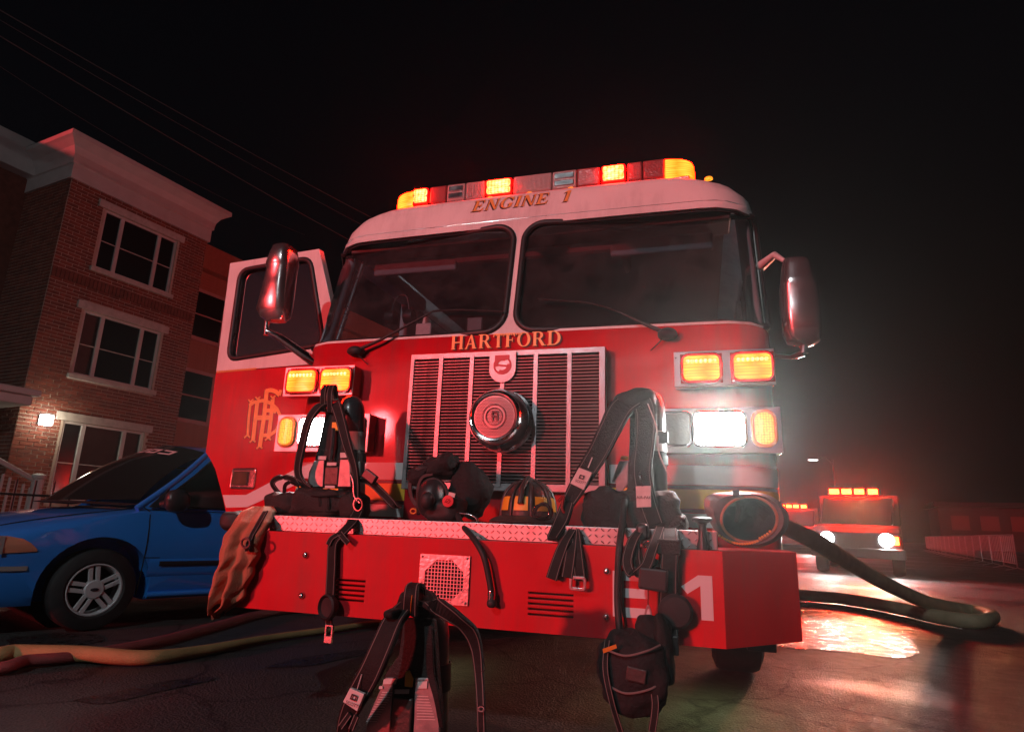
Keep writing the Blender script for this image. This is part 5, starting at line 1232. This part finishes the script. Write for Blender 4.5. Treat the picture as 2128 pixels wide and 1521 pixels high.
# bundle of strap ends on the left
stitched('chest_strap', [(1180, 1045, YB-.10), (1166, 1085, YB-.14), (1148, 1120, -.64)], [26, 30, 22], PB_, 'strap', .02)
for pts in ([(1190, 1100, -.60), (1172, 1130, -.66), (1158, 1165, -.672), (1146, 1203, -.675)], [(1192, 1100, -.60), (1186, 1150, -.668), (1178, 1200, -.674)], [(1196, 1100, -.60), (1200, 1150, -.664), (1206, 1205, -.668)]): stitched('strap_end', pts, [18, 22, 24], PB_, 'strap', .007)
holed(MB(), rrect(-.030, .030, -.024, .024, .01, 3), rrect(-.020, .020, -.014, .014, .006, 3), lambda x, y, d: aY(1200, 1212, -.676)+Vector((x, -d, y)), .010, 12).build('buckle', 'steel', PB_, bevel=.002)
tube_px([(1176, 1070, YB-.12), (1168, 1055, YB-.13), (1172, 1030, YB-.13), (1160, 1042, YB-.13)], .006).build('hook', 'lens_red', PB_)
# black air line and the gear hanging below the pack
tube_px([(1298, 1040, YB-.10), (1293, 1090, -.60), (1287, 1140, -.672), (1284, 1200, -.676), (1284, 1260, -.678), (1288, 1312, -.69)], .0125).build('air_line', 'rubber', PB_, smooth=50)
stitched('strap_loop', [(1340, 1092, -.56), (1316, 1122, -.67), (1303, 1165, -.69), (1314, 1192, -.70), (1340, 1178, -.71), (1356, 1140, -.70), (1372, 1096, -.60)], [16, 20, 20, 20, 20, 20, 18], PB_, 'strap', .007)
stitched('strap_loop', [(1328, 1096, -.56), (1322, 1140, -.66), (1326, 1178, -.67), (1345, 1186, -.68), (1362, 1160, -.69)], 15, PB_, 'strap', .007)
pblob(1336, 1104, 13, 16, -.60, .03, .6, .1, 20, 8).build('pressure_gauge', 'plastic_dark', PB_, smooth=50)
MB().tube([aY(1343+7*cos(2*pi*k/14), 1131+6*sin(2*pi*k/14), -.69) for k in range(15)], .0035, 6, False).build('snap_ring', 'chrome', PB_)
stitched('hanging_strap', [(1392, 1100, -.58), (1392, 1130, -.668), (1390, 1190, -.674), (1388, 1250, -.676), (1384, 1300, -.68)], [30, 34, 34, 36, 34], PB_, 'strap', .012)
MB().box((-.040, -.014, -.026), (.040, .010, .026), Matrix.Translation(aY(1390, 1136, -.672))).build('strap_clip', 'pad', PB_, bevel=.006)
MB().box((-.048, -.022, -.036), (.048, .012, .036), Matrix.Translation(aY(1358, 1203, -.695)) @ Matrix.Rotation(radians(4), 4, 'Y')).build('alarm_unit', 'plastic_dark', PB_, bevel=.008)
tube_px([(1347, 1222, -.69), (1347, 1246, -.69), (1346, 1262, -.69)], .0028).build('lanyard', 'lens_red', PB_)
MB().tube(spline([aY(1347, 1256, -.69), aY(1341, 1276, -.69), aY(1347, 1290, -.69), aY(1353, 1276, -.69), aY(1347, 1256, -.69)], 5), .0032, 6, False).build('carabiner', 'brushed', PB_)
MB().lathe([(0, 0), (.048, 0), (.056, .014), (.056, .034), (.046, .044), (0, .046)], aY(1403, 1268, -.655), (.1, -1, 0), 24).build('regulator', 'rubber', PB_, smooth=40)
MB().box((-.020, -.012, -.03), (.020, .012, .03), Matrix.Translation(aY(1398, 1340, -.69))).build('buckle', 'plastic_dark', PB_, bevel=.004)
stitched('strap_end', [(1392, 1290, -.68), (1396, 1320, -.685), (1398, 1345, -.688)], [30, 28, 20], PB_, 'strap', .010)
pblob(1360, 1312, 34, 30, -.70, .05, .7, .25, 14, 9).build('mask_hood', 'cloth_black', PB_, smooth=70)
pblob(1318, 1395, 66, 78, -.74, .09, .75, .22, 10, 10).build('mask_bag', 'cloth_black', PB_, smooth=70)
pblob(1380, 1350, 18, 64, -.72, .05, .7, .2, 12, 11, rot=radians(-6)).build('bag_side', 'strap', PB_, smooth=70)
plate_px([(1252, 1348), (1280, 1338), (1282, 1346), (1254, 1357)], -.84, .004).build('label', 'lens_amber', PB_)
stitched('bag_strap', [(1262, 1330, -.80), (1258, 1390, -.84), (1272, 1460, -.84), (1290, 1520, -.82)], 12, PB_); stitched('bag_strap', [(1352, 1410, -.80), (1362, 1460, -.82), (1355, 1520, -.82)], 16, PB_)

for pts in ([(1262, 1350, -.835), (1300, 1362, -.842), (1345, 1352, -.835), (1372, 1340, -.80)], [(1258, 1420, -.83), (1300, 1440, -.838), (1350, 1432, -.832), (1376, 1415, -.80)]): tube_px(pts, .0035).build('bag_seam', 'stitch', PB_)
MB().box((-.03, -.004, -.02), (.03, .004, .02), Matrix.Translation(aY(1322, 1402, -.842)) @ Matrix.Rotation(radians(8), 4, 'Y')).build('bag_patch', 'leather', PB_, bevel=.003)
# ---------------- air pack standing on the road in front of the bumper
YC = -1.28
PC = thing('air_pack', Vector((aY(860, 1400, YC).x, YC+.06, 0)), 'black breathing air pack standing on the road before the bumper', 'air pack')
def pc(u, v, y=YC): return aY(u, v, y)
def down(p, z): return Vector((p.x-(.0), p.y, z))
b0_, b1_ = pc(772, 1490), pc(916, 1490)
poly = [pc(838, 1285), pc(900, 1285), pc(908, 1400), b1_, Vector((b1_.x+.02, YC, .05)), Vector((b0_.x-.03, YC, .05)), b0_, pc(800, 1400), pc(828, 1360)]
MB().prism(poly, (0, .03, 0)).build('back_plate', 'pad', PC, bevel=.005)
MB().prism([pc(800, 1408, YC-.012), pc(818, 1408, YC-.012), pc(812, 1495, YC-.012), down(pc(812, 1495, YC-.012), .08), down(pc(758, 1495, YC-.012), .08), pc(762, 1495, YC-.012)], (0, .012, 0)).build('side_panel', 'plate_grey', PC, bevel=.003)
MB().prism([pc(862, 1408, YC-.012), pc(892, 1408, YC-.012), pc(914, 1495, YC-.012), down(pc(914, 1495, YC-.012), .08), down(pc(862, 1495, YC-.012), .08), pc(860, 1495, YC-.012)], (0, .012, 0)).build('side_panel', 'plate_grey', PC, bevel=.003)
MB().prism([pc(816, 1447, YC-.02), pc(857, 1452, YC-.02), pc(853, 1500, YC-.02), down(pc(853, 1500, YC-.02), .12), down(pc(810, 1500, YC-.02), .12), pc(811, 1500, YC-.02)], (0, .018, 0)).build('valve_cover', 'leather', PC, bevel=.004)
for q in (((797, 1411), (823, 1409), (822, 1421), (796, 1421)), ((820, 1432), (850, 1432), (849, 1441), (820, 1441)), ((868, 1416), (888, 1415), (887, 1430), (868, 1430)), ((788, 1425), (795, 1425), (795, 1431), (787, 1431))): plate_px(q, YC-.016, .003).build('label', 'label', PC)
# printed lines on the side panels
mb = MB()
for k in range(13):
    v = 1437+k*5; a = 794-(v-1437)*.55; mb.add([aY(u, w_, YC-.0135) for u, w_ in ((a, v), (a+22, v+.6), (a+22, v+2.2), (a, v+1.6))], [(0, 1, 2, 3)])
mb.build('printed_lines', 'label', PC); mb = MB()
for k in range(9):
    v = 1445+k*6; mb.add([aY(u, w_, YC-.0135) for u, w_ in ((866, v), (890+(v-1445)*.3, v+1), (890+(v-1445)*.3, v+2.4), (866, v+1.5))], [(0, 1, 2, 3)])
mb.build('printed_lines', 'label', PC)
plate_px([(842, 1395), (850, 1392), (858, 1410), (856, 1428), (840, 1426)], YC-.02, .006).build('valve_label', 'stripe_yellow', PC, bevel=.002)
ca, cb = pc(893, 1258, YC+.09), pc(897, 1500, YC+.09); cb2 = Vector((cb.x, cb.y, .03)); L = (ca-cb2).length; r = .058
C_ = MB().lathe([(0, 0), (r*.6, .012), (r, .06), (r, L-.08), (r*.93, L-.05), (r*.72, L-.02), (r*.38, L-.004), (0, L)], cb2, ca-cb2, 24).build('air_cylinder', 'cylinder_grey', PC, smooth=50)
MB().lathe([(r+.004, L*.62), (r+.006, L*.62), (r+.006, L*.74), (r+.004, L*.74)], cb2, ca-cb2, 24).build('cylinder_band', 'black', C_, smooth=50)
stitched('carry_loop', [(852, 1275, YC-.05), (854, 1240, YC-.07), (858, 1218, YC-.05), (872, 1220, YC-.02), (872, 1260, YC+.03)], [34, 32, 28, 26, 26], PC, 'strap', .012)
stitched('strap_piping', [(853, 1275, YC-.0585), (855, 1245, YC-.078), (859, 1218, YC-.058)], 1.8, PC, 'lens_amber', .002)
pblob(868, 1252, 40, 24, YC+.03, .05, .75, .2, 16, 12).build('strap_bundle', 'strap', PC, smooth=70)
stitched('shoulder_strap', [(846, 1258, YC-.03), (818, 1290, YC-.09), (795, 1340, YC-.12), (770, 1395, YC-.13), (745, 1440, YC-.12), (722, 1490, YC-.10), (712, 1530, YC-.06)], [40, 44, 46, 46, 44, 34, 26], PC, 'strap', .016)
pblob(815, 1275, 14, 10, YC-.09, .03, .7, .2, 18, 13).build('strap_keeper', 'strap', PC, smooth=70)
scott(PC, [(727, 1429), (757, 1442), (742, 1478), (712, 1458)], YC-.155, radians(-12), .0115)
stitched('strap_piping', [(752, 1400, YC-.142), (742, 1432, YC-.142)], 2, PC, 'label', .002)
stitched('shoulder_strap', [(870, 1252, YC-.02), (905, 1258, YC-.04), (945, 1282, YC-.03), (975, 1308, YC+.0), (990, 1345, YC+.02), (996, 1400, YC+.02), (1000, 1470, YC+.0), (1002, 1540, YC)], [30, 34, 36, 34, 24, 18, 16, 16], PC, 'strap', .012)
stitched('strap_piping', [(1003, 1360, YC-.0), (1006, 1375, YC-.005), (1008, 1392, YC-.005), (1000, 1394, YC-.005)], 2, PC, 'chrome', .003)
stitched('side_strap', [(890, 1300, YC-.02), (892, 1340, YC-.03), (896, 1400, YC-.02), (908, 1450, YC-.03), (918, 1510, YC-.02)], [16, 18, 16, 12, 10], PC, 'strap', .008)
MB().tube([pc(1000+6*cos(2*pi*k/14), 1472+5*sin(2*pi*k/14), YC-.02) for k in range(15)], .003, 6, False).build('snap_ring', 'chrome', PC)
MB().prism([Vector((b0_.x-.05, YC-.06, .004)), Vector((b1_.x+.05, YC-.06, .004)), Vector((b1_.x+.05, YC+.16, .004)), Vector((b0_.x-.05, YC+.16, .004))], (0, 0, .07)).build('waist_pad', 'pad', PC, bevel=.02)
for pts in ([(728, 1482, YC-.12), (708, 1510, YC-.12)], [(742, 1486, YC-.12), (730, 1515, YC-.12)]): stitched('strap_end', pts, 12, PC)

# ---------------- facepiece with hood, lying on the bumper
FM = thing('face_mask', aY(915, 1080, -.45).xy.to_3d()+Vector((0, 0, .847)), 'black breathing mask with red disc and hood, lying on the bumper beneath the grille', 'mask')
pblob(900, 1036, 30, 40, -.46, .075, .85, .06, 10, 1).build('mask_lens', 'plastic_dark', FM, smooth=70)
pblob(922, 1060, 46, 24, -.47, .06, .7, .2, 12, 2).build('mask_skirt', 'rubber', FM, smooth=70)
MB().tube([aY(900+30*cos(2*pi*k/32), 1035+40*sin(2*pi*k/32), -.475) for k in range(33)], .008, 8, False).build('lens_rim', 'rubber', FM, smooth=60)
dc = aY(931, 1041, -.535); RD = MB().lathe([(0, .004), (.0235, .003), (.0235, -.006), (0, -.006)], dc, (0, -1, 0), 28).build('voice_disc', 'disc_red', FM)
stroke(MB(), [(-.012, -.006), (-.004, .008), (.010, .006), (-.008, -.004), (.006, -.008), (.012, .002)], .003, lambda x, y, d: dc+Vector((x, -.0045-d, y)), 0).build('disc_mark', 'lens_red', RD)
plate_px([(933, 1022), (946, 1025), (944, 1034), (931, 1031)], -.53, .006).build('label', 'label', FM)
pblob(888, 1040, 15, 18, -.545, .03, .9).build('exhale_valve', 'rubber', FM, smooth=60)
pblob(918, 968, 34, 22, -.40, .07, .6, .35, 14, 3, rot=radians(-8)).build('hood_cloth', 'cloth_black', FM, smooth=70)
pblob(880, 990, 26, 20, -.40, .06, .7, .35, 14, 4).build('hood_cloth', 'cloth_black', FM, smooth=70)
pblob(975, 1020, 42, 50, -.36, .08, .75, .25, 10, 5).build('hood_cloth', 'cloth_black', FM, smooth=70)
stitched('head_strap', [(878, 1060, -.46), (856, 1035, -.46), (853, 1000, -.46), (868, 975, -.46), (900, 968, -.45)], 9, FM, 'rubber'); stitched('head_strap', [(870, 1070, -.46), (868, 1020, -.47), (878, 992, -.47), (900, 985, -.47)], 7, FM, 'rubber')
MB().tube([aY(859+6*cos(2*pi*k/12), 1062+5*sin(2*pi*k/12), -.49) for k in range(13)], .004, 6, False).build('strap_ring', 'lens_amber', FM)
tube_px([(948, 1062, -.48), (960, 1090, -.56), (985, 1120, -.64), (1005, 1155, -.672), (1016, 1200, -.672), (1021, 1232, -.672)], .0115).build('breathing_tube', 'rubber', FM, smooth=50)
cp = aY(1021, 1240, -.672); MB().lathe([(0, -.02), (.012, -.02), (.015, -.012), (.013, .0), (.016, .008), (.014, .022), (0, .022)], cp, (0, 0, 1), 14).build('coupling', 'chrome', FM, smooth=40)
pblob(1022, 1253, 10, 9, -.672, .02, .8).build('coupling_cap', 'rubber', FM, smooth=60)

# ---------------- black helmet with yellow panels
HC = aY(1098, 1068, -.40); HC.z = .875
HM = thing('fire_helmet', Vector((HC.x, HC.y, .847)), 'black fire helmet with yellow reflective panels on the bumper', 'helmet')
hr = .108
dome = [(hr, 0), (hr*1.0, .03), (hr*.95, .065), (hr*.82, .10), (hr*.58, .128), (hr*.28, .143), (0, .147)]
MB().lathe(dome, HC, (0, 0, 1), 32, sx=1.0, sy=1.12).build('helmet_shell', 'leather', HM, smooth=50)
for k in range(8):
    a = radians(22.5+45*k); pts = [HC+Vector((r_*1.03*cos(a), r_*1.15*sin(a), z_+.002)) for r_, z_ in dome[:-1]]
    MB().tube(spline(pts, 3), .0075, 6).build('helmet_rib', 'leather', HM, smooth=60)
for a in (-90, -45, 0, -135, 180, 45, 90, 135):
    A0, A1 = radians(a-15), radians(a+15)
    def pp(t, z_): 
        r_ = lerp([(z, r__) for r__, z in dome][::1], z_); return HC+Vector(((r_+.004)*cos(t), (r_*1.12+.004)*sin(t), z_))
    mb = MB().grid(lambda u_, v_: pp((A0+(A1-A0)*u_)+(0 if True else 0), .024+.055*v_), 4, 4); mb.build('reflective_panel', 'reflect_yellow', HM, smooth=60)
MB().lathe([(hr*.98, .004), (hr*1.30, -.006), (hr*1.46, -.018), (hr*1.44, -.024), (hr*1.2, -.016), (hr*.9, -.008)], HC, (0, 0, 1), 32, sx=1.0, sy=1.2).build('brim', 'leather', HM, smooth=40)
MB().tube([HC+Vector((0, -.13, .05)), HC+Vector((0, -.11, .11)), HC+Vector((0, -.03, .155)), HC+Vector((0, .06, .15))], .012, 8).build('crest', 'leather', HM, smooth=60)
pblob(1128, 1064, 22, 17, -.545, .03, .8).build('goggle_lens', 'clear', HM, smooth=60)
MB().tube(spline([aY(u, v, -.56) for u, v in ((1106, 1072), (1118, 1052), (1132, 1046), (1143, 1058), (1142, 1072), (1128, 1077), (1106, 1072))], 5), .006, 8, False).build('goggle_rim', 'pad', HM, smooth=60)

# ---------------- leather helmet tipped over on the bumper end
TH = thing('fire_helmet', Vector((1.10, -.36, .782)), 'old leather fire helmet tipped on its side, hollow facing out, at the bumper end', 'helmet')
YT = -.47
ic = [(1557+57*cos(2*pi*k/40), 1079+46*sin(2*pi*k/40)) for k in range(40)]
oc = []
for k in range(40):
    a = 2*pi*k/40; x, y = 1560+80*cos(a), 1080+58*sin(a)
    d = max(0, cos(a-radians(212)))**6; x -= 26*d; y -= 16*d; oc.append((x, y))
mb = MB(); n = 40
I_ = [aY(u, v, YT+.01) for u, v in ic]; O_ = [aY(u, v, YT-.0) for u, v in oc]; Mid = [(p+q)*.5+Vector((0, -.022, 0)) for p, q in zip(I_, O_)]; Ob = [p+Vector((0, .02, 0)) for p in O_]
mb.v = I_+Mid+O_+Ob+[aY(u, v, YT+.04) for u, v in [(1557+60*cos(2*pi*k/40), 1079+48*sin(2*pi*k/40)) for k in range(40)]]
for i in range(4):
    for k in range(n): mb.f.append((i*n+k, i*n+(k+1) % n, (i+1)*n+(k+1) % n, (i+1)*n+k))
mb.build('brim', 'leather_worn', TH, smooth=60)
cI = aY(1557, 1079, YT+.02); k_ = (cI-CAM).dot(_f)/FPX
def bowl(s_, dep, nm, m, off=0): return MB().lathe([(1.0, 0), (.99, .3), (.90, .6), (.70, .85), (.40, .97), (0, 1.0)], cI+Vector((0, off, 0)), (0, 1, 0), 32, sx=1, sy=1), s_, dep
def bowlm(sx_, sz_, dep, off):
    return MB().grid(lambda a, b: cI+Vector((sx_*cos(2*pi*a)*cos(b*pi/2)**.6, off+dep*sin(b*pi/2), sz_*sin(2*pi*a)*cos(b*pi/2)**.6)), 32, 10, True)
bowlm(57*k_, 46*k_, .13, .0).build('inner_lining', 'cloth_black', TH, smooth=60)
bowlm(62*k_, 51*k_, .145, .005).build('helmet_shell', 'leather_worn', TH, smooth=60)
MB().tube([aY(1557+58*cos(2*pi*k/40), 1079+47*sin(2*pi*k/40), YT+.0) for k in range(41)], .0055, 6, False).build('sweat_band', 'cloth_brown', TH, smooth=60)
mb = MB()
for k in range(22):
    t = k/21; c = aY(1490+110*t, 1108+22*sin(pi*t)**.8+(-4 if t > .8 else 0), YT-.024); mb.lathe([(0, .003), (.0045, .001), (.005, 0)], c, (0, -1, 0), 6)
mb.build('brim_stitching', 'gold', TH)
plate_px([(1522, 1018), (1536, 1017), (1537, 1032), (1524, 1033)], YT-.03, .01).build('brim_clip', 'rubber', TH)
stitched('chin_strap', [(1532, 1035, YT+.0), (1534, 1060, YT+.05), (1530, 1085, YT+.06)], 8, TH)
# ---------------- brown jacket over the bumper end
JK = [(1052, 528, 566, -.52), (1062, 505, 572, -.56), (1085, 486, 562, -.62), (1110, 470, 548, -.66), (1140, 460, 538, -.67), (1170, 455, 533, -.67), (1200, 447, 521, -.67), (1225, 440, 512, -.67), (1245, 437, 500, -.67), (1262, 440, 480, -.665), (1272, 446, 464, -.66), (1281, 450, 459, -.66)]
def jk(a, b):
    # a around the bundle (front and back), b downwards; folds run down the cloth and gather at the hem
    t = (1-cos(2*pi*a))/2; fr_ = sin(2*pi*a)
    hem = 1+.05*sin(t*9+.6)-.10*t+.03*sin(t*23); v = 1052+(1281-1052)*min(1.02, b*(hem if b > .5 else 1+(hem-1)*b*2))
    L_ = lerp([(r_[0], r_[1]) for r_ in JK], v); R_ = lerp([(r_[0], r_[2]) for r_ in JK], v); y = lerp([(r_[0], r_[3]) for r_ in JK], v)
    L_ += 5*mnoise.noise(Vector((b*9, 2, 0))); R_ += 7*mnoise.noise(Vector((b*9, 7, 0)))
    u = L_+(R_-L_)*t
    ph = t*2.6+.30*sin(b*2.6+.5)+.18*mnoise.noise(Vector((t*2, b*3, 9))); rdg = .5+.5*cos(2*pi*ph)
    f = .045*(rdg**.8)*(.25+.9*b)+.028*mnoise.noise(Vector((t*4, b*2.5, 1.3)))+.004*mnoise.noise(Vector((t*14, b*8, 4)))
    env = max(0, sin(pi*t))**.5
    w_ = .022*(1 if fr_ > 0 else -1)*abs(fr_)**.6
    p = aY(u, v, y); return p+Vector((0, -w_-(f*env if fr_ > 0 else -f*.15), 0))
tag(MB().grid(jk, 96, 80, True).build('work_jacket', 'cloth_brown', org=(aY(500, 1160, -.62).x, -.62, .47), smooth=80), 'crumpled brown cloth jacket draped over the bumper end below the open door', 'jacket')
JT = bpy.data.objects['work_jacket']
stitched('jacket_strap', [(552, 1062, -.60), (536, 1090, -.66), (520, 1120, -.70), (514, 1145, -.715)], 12, JT, 'strap', .006)
MB().tube([aY(511+9*cos(2*pi*k/14), 1128+10*sin(2*pi*k/14), -.73) for k in range(15)], .005, 6, False).build('jacket_buckle', 'plastic_dark', JT)
GL = aY(488, 1080, -.50)
tag(pblob(492, 1082, 26, 20, -.46, .06, .7, .15, 12, 6).build('glove', 'rubber', org=(GL.x, -.46, GL.z), smooth=70), 'black rubber glove tucked behind the brown jacket', 'glove')
# ================================================================== STANDING WATER
_pd = [aZ(u, v, 0) for u, v in ((1560, 1330), (1640, 1345), (1760, 1356), (1890, 1366), (1902, 1330), (1912, 1298), (1890, 1268), (1800, 1250), (1700, 1236), (1600, 1228))]
puddle('puddle', [(p.x, p.y) for p in _pd], 'asphalt_wet')
_pd = [aZ(u, v, 0) for u, v in ((150, 1455), (230, 1440), (330, 1418), (425, 1408), (440, 1414), (330, 1438), (220, 1462))]
puddle('puddle', [(p.x, p.y) for p in _pd], 'asphalt_wet')
_pd = [aZ(u, v, 0) for u, v in ((550, 1388), (600, 1372), (660, 1362), (760, 1350), (800, 1352), (700, 1372), (640, 1384))]
puddle('puddle', [(p.x, p.y) for p in _pd], 'asphalt_wet')
_pd = [aZ(u, v, 0) for u, v in ((20, 1325), (120, 1316), (200, 1318), (210, 1332), (120, 1345), (20, 1345))]
puddle('puddle', [(p.x, p.y) for p in _pd], 'asphalt_wet')

# ================================================================== SMOKY AIR
hm = bpy.data.materials.new('haze'); hm.use_nodes = True; n = hm.node_tree; n.nodes.clear()
o = n.nodes.new('ShaderNodeOutputMaterial'); v = n.nodes.new('ShaderNodeVolumePrincipled'); v.inputs['Color'].default_value = (.85, .84, .84, 1)
v.inputs['Density'].default_value = .0008; v.inputs['Anisotropy'].default_value = .88
n.links.new(v.outputs[0], o.inputs['Volume']); M['haze'] = hm
tag(MB().box((-165, -65, -1), (165, 205, 11.5)).build('haze', 'haze'), 'thin smoky night air', kind='stuff')
